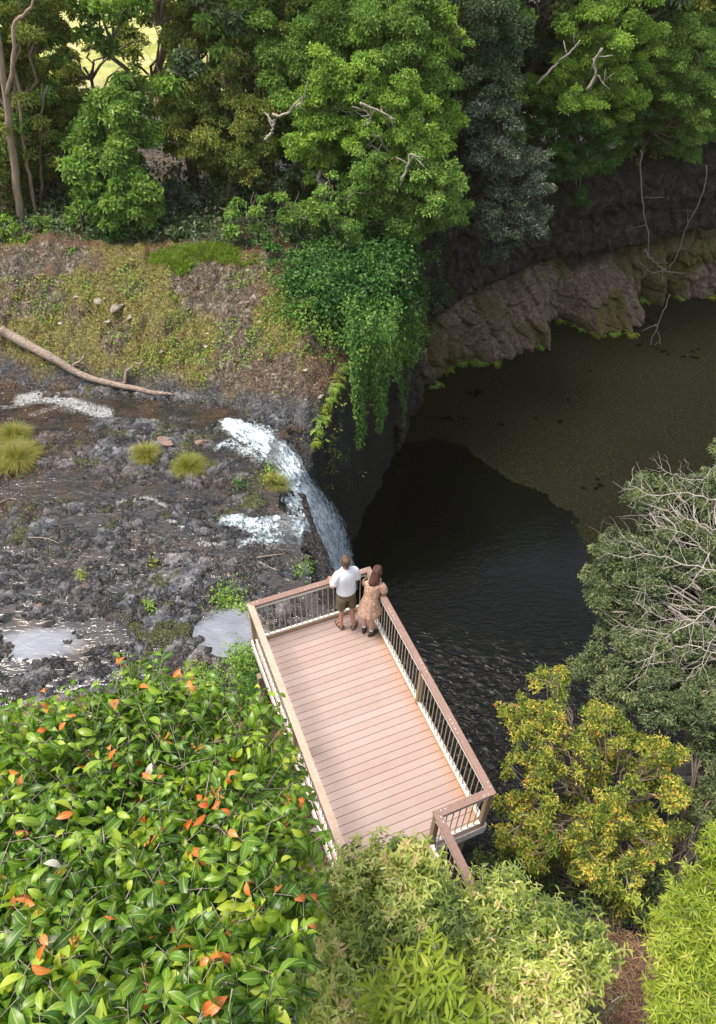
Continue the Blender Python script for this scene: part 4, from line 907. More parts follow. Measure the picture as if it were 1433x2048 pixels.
FT = [
 ('tall tree with pale bark at the far left edge of the forest', [(40, 260, 28, 55), (15, 330, 28, 50), (60, 300, 28.6, 40), (10, 390, 27.6, 45), (30, 60, 29, 70), (90, 20, 30, 60), (-40, 150, 29, 80)], 'olive', dict(bx=-14.6, by=28.6, r0=.30, bark=M_BARKT, bare=[([(44, 455), (38, 400), (30, 330), (20, 260), (12, 190), (4, 120), (-12, 20), (-30, -80)], 27.4, .17, .08), ([(72, 430), (60, 350), (45, 270), (38, 200)], 27.9, .08, .05), ([(15, 190), (30, 100), (28, 50), (58, 20), (75, -20)], 27.2, .08, .04)])),
 ('narrow tree of three glossy leaf tiers at the left of the forest', [(220, 215, 27.5, 62), (190, 250, 27.5, 50), (250, 260, 27.3, 48), (170, 300, 27, 40), (240, 300, 27, 48), (200, 340, 26.8, 52), (255, 350, 26.6, 48), (180, 360, 26.6, 42), (200, 405, 26.2, 50), (260, 400, 26.1, 46), (285, 425, 26, 32), (225, 425, 26, 40)], 'mid', dict(Ln=.2, Wn=.11)),
 ('dull green tree behind the narrow tiered tree', [(180, 95, 33, 14), (215, 110, 34, 10), (270, 130, 34, 14), (245, 55, 34, 14), (285, 80, 34, 12), (140, 160, 33, 45), (80, 190, 32, 55), (110, 240, 32, 50), (60, 130, 33, 50), (160, 205, 33, 30), (110, 80, 33, 36)], 'olive', dict(bare=[([(85, 420), (82, 330), (80, 240), (96, 170)], 28.5, .07, .04), ([(168, 520), (165, 460), (160, 400)], 26.5, .06, .04)])),
 ('pale crowned tree touching the top edge above the meadow gap', [(170, 5, 31, 50), (225, -10, 31, 50), (130, -5, 31, 40), (250, 10, 32, 22)], 'bright', dict()),
 ('feathery olive tree right of the meadow gap', [(350, 30, 31, 62), (400, 90, 31, 60), (365, 160, 31, 42), (420, 20, 31, 60), (340, 80, 32, 24), (470, 70, 31, 60)], 'olive', dict()),
 ('wide yellowish green tree over the dark hollow', [(340, 225, 29, 48), (400, 200, 29, 60), (460, 170, 29, 62), (360, 270, 28.5, 40), (430, 260, 28.5, 60), (490, 230, 28.5, 62), (520, 290, 28, 50), (470, 310, 28, 48), (400, 300, 28.3, 40), (510, 330, 27.8, 40)], 'olive', dict()),
 ('broad light green tree at the top middle of the forest', [(520, 30, 30, 80), (590, 60, 29.5, 80), (550, 120, 29, 70), (640, 110, 28.6, 72), (600, 180, 28.2, 66), (680, 40, 29.5, 80)], 'mid', dict()),
 ('bright green tree with rounded sprays in the middle of the forest', [(650, 150, 27.4, 62), (630, 210, 27.2, 48), (690, 190, 27.2, 52), (610, 260, 27, 42), (660, 260, 27, 42), (595, 280, 26.8, 34), (640, 310, 27, 30)], 'bright', dict(bark=M_BARKB, bare=[([(545, 232), (570, 228), (600, 205), (612, 190)], 26.2, .05, .03), ([(530, 280), (545, 262), (548, 240)], 26.2, .05, .03)])),
 ('light green tree reaching the top edge beside the dark tree', [(760, 30, 28.6, 85), (830, 60, 28.2, 66), (790, 120, 27.8, 70), (850, 20, 28.6, 60), (860, 140, 27.8, 45)], 'mid', dict()),
 ('tall light green tree with pale twigs right of the middle', [(740, 150, 26.8, 50), (800, 190, 26.6, 55), (850, 210, 26.6, 48), (740, 270, 26.2, 42), (790, 250, 26.2, 46), (840, 270, 26.2, 48), (870, 310, 26, 42)], 'bright', dict(bark=M_BARKB, bare=[([(720, 205), (745, 215), (770, 228), (790, 240)], 25.4, .045, .02), ([(735, 250), (742, 235), (728, 218)], 25.4, .035, .02), ([(800, 368), (815, 335), (822, 305), (835, 330)], 25.2, .05, .02)])),
 ('leaning tree with bright clumps low beside the dark tree', [(740, 330, 25.6, 46), (820, 320, 25.6, 46), (870, 345, 25.6, 48), (905, 385, 25.6, 42), (790, 380, 25.4, 42), (850, 400, 25.3, 42), (900, 420, 25.4, 28), (735, 380, 25.4, 34)], 'mid', dict()),
 ('tall dark brownish tree between the light crowns', [(950, 40, 31, 62), (920, 110, 31, 60), (990, 90, 31, 60), (940, 180, 30.5, 56), (1000, 170, 30.5, 60), (960, 20, 31.5, 70), (1040, 60, 32, 50)], 'dark', dict()),
 ('dark grey-green tree hanging over the basalt cliff', [(940, 250, 30, 60), (1000, 250, 30, 60), (960, 320, 29.6, 56), (1030, 310, 29.6, 58), (1075, 330, 30, 36), (1000, 390, 29.2, 58), (1055, 390, 29.2, 48), (1015, 450, 29, 50), (1060, 440, 29, 42), (1005, 485, 29, 26), (970, 420, 29.2, 36), (1045, 475, 29, 28)], 'grey', dict(bx=3.4, by=33.5)),
 ('green tree with bare curved branch on the right clifftop', [(1180, 40, 36, 60), (1250, 30, 36, 62), (1220, 90, 36, 62), (1170, 110, 36, 50), (1290, 80, 36, 46), (1120, 130, 36, 34), (1150, 190, 35.4, 46), (1200, 215, 35.4, 46), (1240, 180, 35.6, 50), (1110, 170, 35.8, 26)], 'bright', dict(bark=M_BARKB, bare=[([(1175, 180), (1192, 150), (1188, 125), (1205, 98)], 34.5, .07, .04), ([(1075, 170), (1110, 130), (1140, 105), (1160, 80)], 34.5, .06, .03), ([(1195, 150), (1210, 172)], 34.5, .04, .02)])),
 ('spreading tree at the top right corner over the cliff', [(1330, 110, 38, 56), (1390, 100, 38, 56), (1350, 170, 38, 48), (1300, 160, 38, 34), (1410, 170, 38, 46), (1400, 240, 37.6, 40), (1370, 250, 37.6, 26), (1340, 60, 38.5, 46), (1430, 200, 38, 50)], 'mid', dict()),
 ('low bright bush-like tree rooted on the cliff edge', [(1100, 240, 35.6, 40), (1150, 260, 35.6, 44), (1210, 280, 36, 44), (1130, 310, 35.4, 40), (1180, 320, 35.6, 36), (1235, 250, 36.5, 36), (1110, 350, 35.2, 32), (1150, 350, 35.2, 26), (1260, 220, 37.5, 40)], 'blue', dict()),
 ('deep green tree filling the gap above the right clifftop', [(1080, 60, 40, 80), (1100, 140, 40, 60), (1060, 190, 39, 60), (1330, 10, 44, 80), (1420, 30, 44, 70), (1290, 130, 42, 60), (1330, 220, 41, 40)], 'dark', dict()),
]
si = 100
def fill_rows(poly, n, Yd, r, seed):
    rg = np.random.default_rng(seed); q = in_poly0(poly, n, rg); return [(x, y, Yd+rg.uniform(-.8, .8), r*rg.uniform(.7, 1.2)) for x, y in q]
def in_poly0(poly, n, rg):
    P = np.array(poly, float); lo, hi = P.min(0), P.max(0); out = []
    while len(out) < n:
        q = lo+(hi-lo)*rg.random((n*2, 2)); out += list(q[poly_sd(q[:, 0], q[:, 1], P) > 0])
    return out[:n]
FT += [
 ('loose olive crown filling between the feathery tree and the broad tree', fill_rows([(330, 190), (420, 170), (520, -20), (620, -20), (600, 200), (540, 360), (420, 360), (330, 300)], 34, 30.2, 44, 1), 'olive', dict()),
 ('soft green crown behind the bright rounded tree', fill_rows([(560, 60), (760, -20), (780, 200), (740, 420), (600, 420), (560, 300)], 34, 29.6, 44, 2), 'mid', dict()),
 ('soft light green crown behind the tall pale-twigged tree', fill_rows([(740, 40), (900, -20), (920, 200), (910, 430), (760, 450), (720, 300)], 32, 28.6, 40, 3), 'bright', dict()),
 ('leafy olive crown behind the pale trunks at the left edge', fill_rows([(-20, 60), (110, 150), (150, 230), (150, 420), (-20, 430)], 30, 30.5, 40, 4), 'olive', dict()),
 ('green crown filling below the leaning bright tree', fill_rows([(560, 400), (760, 380), (900, 400), (880, 470), (700, 520), (580, 500)], 26, 26.2, 34, 5), 'mid', dict(by=26.8)),
 ('deep green crown behind the spreading corner tree', fill_rows([(1260, 0), (1450, 0), (1450, 260), (1330, 270), (1270, 200)], 24, 40.5, 50, 6), 'mid', dict()),
]
for lab, rows, lk, kw in FT:
    si += 1; kw = dict(dict(Ln=.13, Wn=.062), **kw); forest_tree(lab, rows, lk, si, dens=200, sub=9, **kw)
# ---- bushes and small trees in the shade at the forest edge
UB = [
 ('yellow-green sapling at the foot of the far left trunk', [(30, 465, 25.8, 34), (60, 480, 25.6, 30), (15, 490, 25.6, 28), (5, 460, 25.8, 26)], 'bright'),
 ('small leafy bush right of the yellow-green sapling', [(110, 460, 26.4, 34), (130, 440, 26.6, 30), (85, 440, 26.8, 26)], 'mid'),
 ('dark bush below the left trunks', [(95, 520, 25, 32), (70, 545, 24.6, 26), (115, 550, 24.5, 26)], 'mid'),
 ('leafy bush at the left end of the bare bank', [(170, 500, 25, 28), (165, 535, 24.6, 30), (190, 520, 24.8, 22)], 'mid'),
 ('bluish bush under the tiered tree', [(235, 500, 25.4, 34), (255, 475, 25.8, 28), (215, 480, 25.8, 26)], 'blue'),
 ('dusky tall bush in the hollow right of the tiered tree', [(330, 420, 28, 38), (370, 400, 28.4, 38), (350, 360, 28.8, 34), (320, 460, 27.6, 34)], 'grey'),
 ('pale sprigged bush above the bright grass patch', [(370, 455, 26.4, 26), (335, 475, 26, 30), (395, 445, 26.6, 20)], 'sage'),
 ('mid green bush with bare twigs in the middle of the bank edge', [(460, 420, 26, 32), (500, 440, 25.8, 36), (455, 465, 25.4, 30), (520, 400, 26.4, 26)], 'mid'),
 ('leafy bush right of the bare-twigged bush', [(590, 410, 25.8, 34), (620, 440, 25.4, 28), (570, 445, 25.4, 26)], 'mid'),
 ('tall slender bush in front of the central tree', [(665, 370, 25.4, 36), (700, 400, 25.2, 34), (660, 420, 25, 32), (690, 450, 24.6, 36), (640, 390, 25.4, 22)], 'mid'),
 ('dark bush behind the slender bush', [(600, 340, 28, 34), (560, 380, 27.6, 34), (540, 350, 28, 30)], 'dark'),
 ('small bright bush above the ferny slope', [(625, 520, 23.6, 22), (650, 530, 23.4, 20), (615, 500, 23.8, 18)], 'mid'),
 ('bushy shrub at the top of the ivy slope', [(545, 500, 24.6, 28), (585, 520, 24.2, 24), (520, 480, 25, 24)], 'blue'),
]
for lab, rows, lk in UB:
    si += 1; cl = np.array(clumps_px(rows)); m = cl[:, :3].mean(0)
    make_tree('forest_bush', lab, 'bush', 'bushes along the forest edge', (m[0], m[1]+.1, gz(m[0], m[1]+.1)-.05), cl, lk, si, Ln=.16, Wn=.085, dens=150, r0=.05, bark=M_BARK)
# ---- deeper rows of trees standing behind; a few shapes copied with turns
rgF = np.random.default_rng(77)
def proto_tree(seed, leafk, hgt, rad):
    rg = np.random.default_rng(seed); cl = []
    for i in range(22):
        t = (i+.5)/22; a = i*2.4; rr = rad*(.35+.65*math.sin(math.pi*(.15+.8*t)))*rg.uniform(.5, .95); cl.append((math.cos(a)*rr, math.sin(a)*rr, hgt*(.12+.85*t)+rg.normal()*.3, rg.uniform(.75, 1.15)))
    return make_tree('forest_tree', 'x', 'tree', 'forest trees beyond the creek', (0, 0, 0), cl, leafk, seed, Ln=.24, Wn=.13, dens=100, r0=.22, bark=M_BARK, top=(0, 0, hgt*.9))
BACKL = [('dark', 11, 2.7), ('olive', 13, 2.8), ('mid', 12, 2.6)]
protos = [proto_tree(300+i, *b) for i, b in enumerate(BACKL)]; used = [False]*3
def copy_tree(o, parent=None):
    c = o.copy(); COL.objects.link(c); c.parent = parent
    for ch in o.children: copy_tree(ch, c)
    return c
KN = ['dark green', 'olive', 'mid green']
def place_back(x, y, s, pi, label, rz, sz=1.0):
    o = protos[pi] if not used[pi] else copy_tree(protos[pi]); used[pi] = True
    o.location = (x, y, gz(x, y)-.1); o.rotation_euler = (0, 0, rz); o.scale = (s, s, s*sz); o['label'] = label; return o
backs = []; lows = []
for y0, st in ((30.5, 3.3), (34.5, 3.6), (39, 4.2), (43.5, 4.6)):
    x = -24.0 if y0 < 36 else -30.0
    while x < 34:
        xx = x+rgF.uniform(-.7, .7); yy = y0+rgF.uniform(-.8, .8)
        x += st
        if poly_sd(np.array([xx]), np.array([yy]), POOL)[0] > -1.6:
            yy = np.interp(xx, CE[:, 0], CE[:, 1])+1.8+rgF.uniform(0, 1.0)
            if y0 > 36 and yy > y0+3: continue
            if y0 < 36: continue
        p = to_px(np.array([xx, yy, 3.0]))
        if 85 < p[0] < 335:                                   # the meadow shows through here
            if yy < 33: lows.append((xx, yy))
            continue
        if 400 < p[0] < 540 and yy > 36.5: continue
        backs.append((xx, yy))
        if len(backs) > 70: break
for s_ in np.arange(8, 44, 2.3):                               # trees on top of the far cliff
    for off in (2.6, 6.0):
        i_ = int(np.searchsorted(ss, s_)); i_ = min(i_, ns-1); backs.append((exs[i_]-nxn[i_]*off+rgF.uniform(-.6, .6), eys[i_]-nyn[i_]*off+rgF.uniform(-.6, .6)))
FD = ['pale-barked edge tree', 'narrow tiered tree', 'dull green tree', 'pale crowned tree', 'feathery olive tree', 'wide yellowish tree', 'broad light green tree', 'bright rounded tree', 'light tree by the dark one', 'tall pale-twigged tree', 'leaning bright tree', 'tall dark brownish tree', 'dark grey-green cliff tree', 'bare-branched clifftop tree', 'spreading corner tree', 'low clifftop tree', 'deep green gap tree', 'loose olive crown', 'soft green crown', 'soft light crown', 'leafy olive crown', 'low green crown', 'deep green corner crown']
FPX = [np.mean([r_[0] for r_ in f_[1]]) for f_ in FT]
backs = sorted(backs+lows, key=lambda q_: q_[0]/q_[1]); cnt_ = {}
for xx, yy in backs:
    pi = int(rgF.integers(0, 3)); s = rgF.uniform(.85, 1.15)
    p = to_px(np.array([xx, yy, 5.0])); low = (xx, yy) in lows; s = s*(.30 if low else (1.3 if xx > -4 else 1.05))
    row = 'second row' if yy < 33 else ('third row' if yy < 37 else ('fourth row' if yy < 42 else 'rearmost row'))
    near_ = FD[int(np.argmin(np.abs(np.array(FPX)-p[0])))]
    lb = f'{KN[pi]} {"low " if low else ""}tree, {row}, behind the {near_}'; cnt_[lb] = cnt_.get(lb, 0)+1
    if cnt_[lb] > 1: lb += f', {ORD[cnt_[lb]-1]} such tree'
    o = place_back(xx, yy, s, pi, lb, rgF.uniform(0, 6.28))
    o['group'] = f'{KN[pi]} trees in the {row} of the forest'
for k_i, s_ in enumerate(np.arange(5, 26, 1.35)):              # bushes spilling over the brink of the cliff
    i_ = min(int(np.searchsorted(ss, s_)), ns-1); sz = rgF.uniform(.16, .28); pi = int(rgF.integers(0, 3)); off = rgF.uniform(.2, .9)
    x_, y_ = exs[i_]-nxn[i_]*off, eys[i_]-nyn[i_]*off
    o = place_back(x_, y_, sz, pi, f'{ORD[k_i]} bush from the left on the brink of the basalt cliff', rgF.uniform(0, 6.28)); o.location = (x_, y_, -1.3); o.name = 'cliff_bush'; o['category'] = 'bush'; o['group'] = 'bushes on the brink of the cliff'
# undergrowth in the deep shade between the trunks
rg = np.random.default_rng(5); n_ = 15000; ux = rg.uniform(-20, 1.5, n_); uy = rg.uniform(25.5, 32, n_); ok = (uy > yfar(ux)+5.0+1.2*fbm(ux*.5, uy*.5, oct=2, seed=2)) & (poly_sd(ux, uy, POOL) < -.4)
ux, uy = ux[ok], uy[ok]; uz, _ = terrain(ux, uy, fine=False); C = np.stack([ux, uy, uz+rg.random(len(ux))**1.5*(.5+.9*sstep(27, 30, uy))], -1)
N = rn(rg.normal(size=C.shape)*.6+np.array([0, -.2, 1])); D = rg.normal(size=C.shape)
V, F = leafq(C, N, D, .2*rg.uniform(.6, 1.3, len(C)), .11*rg.uniform(.6, 1.3, len(C)))
tag(mesh_np('undergrowth', V, F, LG['dark'], attrs={'tone': ('FACE', np.clip(rg.normal(.55, .2, len(C)), 0, 1))}), 'dark leafy undergrowth on the floor of the forest', 'undergrowth', kind='stuff')
# ------------------------------------------------------------------ helpers on the finished terrain
ZG = Z.reshape(sh)
def Hg(x, y):
    x = np.asarray(x, float); y = np.asarray(y, float)
    i = np.clip(np.searchsorted(gx, x)-1, 0, len(gx)-2); j = np.clip(np.searchsorted(gy, y)-1, 0, len(gy)-2)
    u = (x-gx[i])/(gx[i+1]-gx[i]); v = (y-gy[j])/(gy[j+1]-gy[j])
    return ZG[j, i]*(1-u)*(1-v)+ZG[j, i+1]*u*(1-v)+ZG[j+1, i]*(1-u)*v+ZG[j+1, i+1]*u*v
def hits(px, py, t0=8, t1=60, n=1300):
    """first terrain points met by the sight lines of many photo pixels"""
    d = np.array([ray(a, b) for a, b in zip(px, py)]); d = rn(d); res = np.zeros((len(d), 3)); done = np.zeros(len(d), bool)
    for t in np.linspace(t0, t1, n):
        p = CAM+d*t; h = Hg(p[:, 0], p[:, 1]); m = (p[:, 2] <= h) & ~done; res[m] = p[m]; done |= m
        if done.all(): break
    return res[done], done
def in_poly_px(poly, n, rg):
    P = np.array(poly, float); lo, hi = P.min(0), P.max(0); out = []
    while len(out) < n:
        q = lo+(hi-lo)*rg.random((n*2, 2)); s = poly_sd(q[:, 0], q[:, 1], P); out += list(q[s > 0])
    return np.array(out[:n])
def crown_poly(poly, n, rpx, Dfn, thick, rg, inset=.6):
    q = in_poly_px(poly, n*3, rg); s = poly_sd(q[:, 0], q[:, 1], np.array(poly, float)); q = q[s > rpx*inset*.5][:n]; o = []
    for x, y in q:
        D = Dfn(x, y)+rg.random()*thick; p = at_d(x, y, D); o.append((*p, rpx*D/F_PX*rg.uniform(.7, 1.25)))
    return np.array(o)

# ---- foreground tree of big glossy leaves (twigs with alternate arching leaves)
M_BARKT2 = simple('pale_twig_bark', (.22, .17, .13), (.48, .42, .36), 25, .8, 0)
def big_leaf_tree():
    rg = np.random.default_rng(11)
    poly = [(-60, 1400), (0, 1425), (60, 1395), (140, 1398), (215, 1372), (250, 1335), (300, 1318), (350, 1352), (400, 1362), (430, 1358), (480, 1388), (545, 1405), (572, 1470), (590, 1520), (615, 1590), (630, 1665), (628, 1760), (615, 1860), (590, 1950), (575, 2120), (-60, 2120)]
    Dfn = lambda x, y: 6.7-2.75*np.clip((y-1320)/728, 0, 1)+.9*np.clip((x-420)/230, 0, 1)**2
    n = 1900; q = in_poly_px(poly, n, rg); lay = rg.random(n)**1.3
    A = np.array([at_d(x, y, Dfn(x, y)+l*1.35) for (x, y), l in zip(q, lay)])
    cen = at_d(300, 1800, 6.2)+np.array([0, 0, -1.2])
    Cs, Ns, Ds, Ls, Ws, Cu, To = [], [], [], [], [], [], []; limbs = []
    clump = fbm(A[:, 0]*1.4, A[:, 1]*1.4, A[:, 2]*1.4, oct=2, seed=4)
    for i, a in enumerate(A):
        out = rn(a-cen+np.array([0, 0, .8])); d = rn(out*.7+rg.normal(size=3)*.55+np.array([0, 0, .28])); ln = rg.uniform(.26, .5); nl = int(ln/.042)
        side = rn(np.cross(d, [0, 0, 1])+rg.normal(size=3)*.2); pts = [a-d*ln*.5+d*ln*t+np.array([0, 0, -.05*t*t]) for t in np.linspace(0, 1, 5)]
        limbs.append((pts, .0026, .0014)); tw = rg.normal(.44, .18)+.3*clump[i]
        dead = rg.random() < .02
        for k in range(nl):
            t = (k+.5)/nl; p = pts[0]+(pts[-1]-pts[0])*t; s = side*(1 if k % 2 else -1)
            dd = rn(d*.45+s*.95+rg.normal(size=3)*.25+np.array([0, 0, .12])); nn = rn(np.array([0, 0, 1.])+d*.2+rg.normal(size=3)*.5)
            Cs.append(p+dd*.012); Ns.append(nn); Ds.append(dd); sz = rg.uniform(.75, 1.2)*(1-.25*(t > .85)); Ls.append(.138*sz); Ws.append(.056*sz); Cu.append(rg.uniform(.9, 2.3))
            tn = np.clip(tw+.25*(t-.5)+rg.normal()*.09, 0, .9); r_ = rg.random()
            if r_ < .012: tn = rg.uniform(.955, .985)
            elif r_ < .014: tn = 1.0
            To.append(tn)
    for (x, y, k) in [(398, 1605, 4), (432, 1612, 3), (385, 1640, 3), (452, 1552, 2), (135, 1450, 2), (568, 1458, 2), (250, 1320, 2), (355, 1330, 1), (375, 1368, 2), (90, 1415, 2), (40, 1545, 2), (230, 1500, 2), (320, 1555, 2), (500, 1800, 2), (30, 1790, 2), (72, 1810, 2), (425, 1920, 2), (450, 1905, 2), (395, 1700, 1), (615, 1610, 2), (585, 1800, 2), (150, 1515, 1), (70, 1470, 1), (300, 1760, 1), (190, 1860, 1), (100, 1890, 2)]:
        for _ in range(k):
            dd = rn(rg.normal(size=3)*np.array([1, 1, .5])); Cs.append(at_d(x+rg.normal()*6, y+rg.normal()*6, Dfn(x, y)-.10)); Ns.append(rn(np.array([0, -.25, 1.])+rg.normal(size=3)*.35)); Ds.append(dd); Ls.append(.105*rg.uniform(.7, 1.15)); Ws.append(.042); Cu.append(rg.uniform(.8, 1.8)); To.append(rg.uniform(.955, .982))
    Cs, Ns, Ds = map(np.array, (Cs, Ns, Ds)); Ls, Ws, Cu, To = map(np.array, (Ls, Ws, Cu, To))
    V, F, per = leafb(Cs, Ns, Ds, Ls, Ws, Cu[:, None])
    bx, by = -2.6, 2.2; bz = float(Hg(bx, by)); base = np.array([bx, by, bz])
    root = empty('broadleaf_tree', tuple(base)); tag(root, 'big-leaved glossy green tree with scattered orange leaves filling the lower left corner', 'tree')
    n = NT('big_glossy_leaf'); at = n.attr('tone')
    c = n.ramp(at, [(0, (.018, .060, .010)), (.3, (.055, .15, .016)), (.55, (.13, .27, .022)), (.78, (.30, .44, .032)), (.92, (.48, .56, .055)), (.95, (.92, .15, .02)), (.985, (.75, .26, .09)), (1, (.66, .62, .58))])
    v = n.coord('Object'); f = n.noise(60, 3, .5, v); c = n.mix(n.ramp(f, [(.3, .18), (.7, 0)]), c, (.10, .12, .02)); c = n.mix(n.ramp(n.attr('rib'), [(.84, 0), (.93, .55)]), c, (.50, .55, .16)); n.col(c).rough(.36).spec(.5)
    t = n.n('ShaderNodeBsdfTranslucent'); n.l(n.mix(1, c, (1.6, 1.7, .5), 'MULTIPLY'), t.inputs['Color']); mx = n.n('ShaderNodeMixShader'); mx.inputs[0].default_value = .30
    n.l(n.b.outputs[0], mx.inputs[1]); n.l(t.outputs[0], mx.inputs[2]); n.l(mx.outputs[0], n.out.inputs['Surface'])
    n.b.inputs['Coat Weight'].default_value = .0
    mesh_np('crown', V-base, F, n.m, root, True, attrs={'tone': ('FACE', np.repeat(To, per)), 'rib': ('POINT', np.tile([0., 1., 0.], len(V)//3))})
    # limbs: from the trunk fork toward groups of twigs, pale grey twigs showing through
    fork = at_d(330, 1760, 7.6); tr = limb_path(base-np.array([0, 0, .3]), fork, rg, 10, 0); limbs.append((tr, .16, .09))
    hubs = np.array([at_d(x, y, Dfn(x, y)+1.3) for x, y in in_poly_px(poly, 42, rg)])
    for h_ in hubs: limbs.append((limb_path(fork, h_, rg, 7, .06), .05, .016))
    for i in range(0, len(A), 5):
        h_ = hubs[np.argmin(np.linalg.norm(hubs-A[i], axis=1))]; limbs.append((limb_path(h_, A[i], rg, 5, .05), .008, .0034))
    m = wood(limbs, 5); m.V = [v_-base for v_ in m.V]; m.build('trunk', M_BARKT2, root, True)
    # little rusty flower spikes
    sp = MB()
    for (x, y) in [(432, 1590), (330, 1480), (455, 1860), (150, 1900), (395, 1500), (580, 1600), (105, 1760), (300, 1690)]:
        a = at_d(x, y, Dfn(x, y)-.03)
        for k in range(7): V2, F2 = tube_np([a, a+rn(rg.normal(size=3)+np.array([0, 0, 1.4]))*.07], [.005, .007], 5); sp.add(V2-base, F2)
    sp.build('flower_spikes', simple('rusty_flowers', (.28, .12, .02), (.45, .25, .05), 60, .8, 0), root)
big_leaf_tree()

def poly_tree(name, label, cat, poly, n, rpx, Dfn, thick, leafk, seed, base, group=None, twist=None, **kw):
    rg = np.random.default_rng(seed); cl = crown_poly(poly, n, rpx, Dfn, thick, rg)
    return make_tree(name, label, cat, group, base, cl, leafk, seed, **kw)
# ---- pale shrubs in front of the walkway
def base_at(x, y, z=None):
    p = at_z(x, y, -1.5 if z is None else z); return (p[0], p[1], float(Hg(p[0], p[1]))-.05 if z is None else z)
SH1 = [(585, 2100), (600, 1900), (615, 1800), (650, 1760), (700, 1722), (760, 1705), (815, 1695), (850, 1700), (868, 1745), (905, 1790), (930, 1830), (915, 1900), (850, 1960), (800, 2100)]
SH2 = [(905, 1800), (960, 1775), (1000, 1755), (1035, 1755), (1060, 1810), (1120, 1840), (1180, 1870), (1215, 1890), (1200, 1950), (1160, 2010), (1100, 2100), (850, 2100), (890, 1950)]
def shrub_leaves(name, label, poly, n, rpx, Dfn, thick, seed, base, leafk='shrub', L=.105, Wd=.034, twl=(.14, .30), step=.020, nlimb=26, cat='shrub', group=None, barkm=None, nt=1, up_=.75, curl=.35, lshape=True):
    """a shrub of many upright twigs with narrow alternate leaves"""
    rg = np.random.default_rng(seed); cl = crown_poly(poly, n, rpx, Dfn, thick, rg); base = np.array(base, float)
    if len(cl) > 100: cl = cl[fbm(cl[:, 0]*2.2, cl[:, 1]*2.2, cl[:, 2]*2.2, oct=2, seed=seed+1) > -.12]
    root = empty(name, tuple(base)); tag(root, label, cat, group); limbs = []; fork = cl[:, :3].mean(0)*.35+base*.65
    Cs, Ns, Ds, Ls, Ws, To = [], [], [], [], [], []
    hubs = cl[rg.permutation(len(cl))[:nlimb], :3]-np.array([0, 0, .35])
    st = [limb_path(base-np.array([0, 0, .2])+rg.normal(size=3)*np.array([.25, .25, 0]), h_, rg, 8, .02) for h_ in hubs]
    for s_ in st: limbs.append((s_, .016, .006))
    cn = fbm(cl[:, 0]*1.5, cl[:, 1]*1.5, cl[:, 2]*1.5, oct=2, seed=seed)
    for i, c in enumerate(cl):
        h_ = hubs[np.argmin(np.linalg.norm(hubs-c[:3], axis=1))]; limbs.append((limb_path(h_, c[:3], rg, 5, .03), .007, .003))
        for j in range(nt):
            a = c[:3]+rg.normal(size=3)*c[3]*.45; d = rn(rg.normal(size=3)*.65+np.array([0, 0, up_])); ln = rg.uniform(*twl); e = a+d*ln; limbs.append(([a, (a+e)/2+rg.normal(size=3)*.01, e], .0028, .0014))
            nl = max(3, int(ln/step)); tw = .45+.6*cn[i]+rg.normal()*.15
            az = rg.random()*6.28; s1 = rn(np.cross(d, [.3, .2, 1])); s2 = np.cross(d, s1)
            for k in range(nl):
                t = (k+.6)/nl; an = az+k*2.4; o = s1*math.cos(an)+s2*math.sin(an); dd = rn(o*(.75-.35*t)+d*(.75+.5*t)+rg.normal(size=3)*.15); Cs.append(a+(e-a)*t); Ds.append(dd); Ns.append(rn(d*.8+np.array([0, 0, .5])-o*.2+rg.normal(size=3)*.2))
                sz = rg.uniform(.7, 1.2); Ls.append(L*sz); Ws.append(Wd*sz); To.append(np.clip(tw+.22*(t-.4)+rg.normal()*.08, 0, 1))
    Cs, Ns, Ds = map(np.array, (Cs, Ns, Ds)); Ls, Ws, To = map(np.array, (Ls, Ws, To))
    if lshape: V, F, per = leafb(Cs, Ns, Ds, Ls, Ws, curl*np.ones((len(Cs), 1)), rows=4)
    else: V, F = leafq(Cs, Ns, Ds, Ls, Ws); per = 1
    mesh_np('crown', V-base, F, LG[leafk], root, True, attrs={'tone': ('FACE', np.repeat(To, per))})
    m = wood(limbs, 4); m.V = [v_-base for v_ in m.V]; m.build('trunk', barkm or M_BARKL, root, True)
    return root
shrub_leaves('leafy_shrub', 'pale yellow-green leafy shrub overhanging the near end of the platform', SH1, 620, 34, lambda x, y: 9.5-1.0*(y-1690)/360, 1.0, 21, (.9, 1.9, float(Hg(.9, 1.9))), nt=9, L=.084, Wd=.025, step=.020, up_=.95)
shrub_leaves('leafy_shrub', 'pale yellow-green leafy shrub right of the walkway railing, brown twigs below it', SH2, 560, 34, lambda x, y: 9.9-.9*(y-1750)/300, 1.0, 22, (2.6, 1.9, float(Hg(2.6, 1.9))), nt=9, L=.084, Wd=.025, step=.020, up_=.95)
shrub_leaves('sapling', 'fresh green sapling with long upright leaves at the bottom edge', [(740, 2090), (760, 2010), (800, 1960), (840, 1930), (880, 1935), (905, 1990), (960, 2090)], 60, 30, lambda x, y: 7.3, .5, 23, (1.0, .9, float(Hg(1.0, .9))), leafk='lime', L=.13, Wd=.030, nt=5, step=.026, twl=(.2, .38), nlimb=8, cat='sapling', up_=1.3)
LG['shrub_low'] = LG['sage']
shrub_leaves('leafy_shrub', 'dull green leafy shrub at the bottom edge beneath the paler ones', [(600, 2080), (600, 1960), (680, 1900), (780, 1880), (900, 1900), (1000, 1930), (1100, 1950), (1180, 1990), (1200, 2080)], 330, 34, lambda x, y: 10.3, .9, 24, (1.6, .9, float(Hg(1.6, .9))), leafk='sage', nt=4, L=.085, Wd=.028, lshape=False)
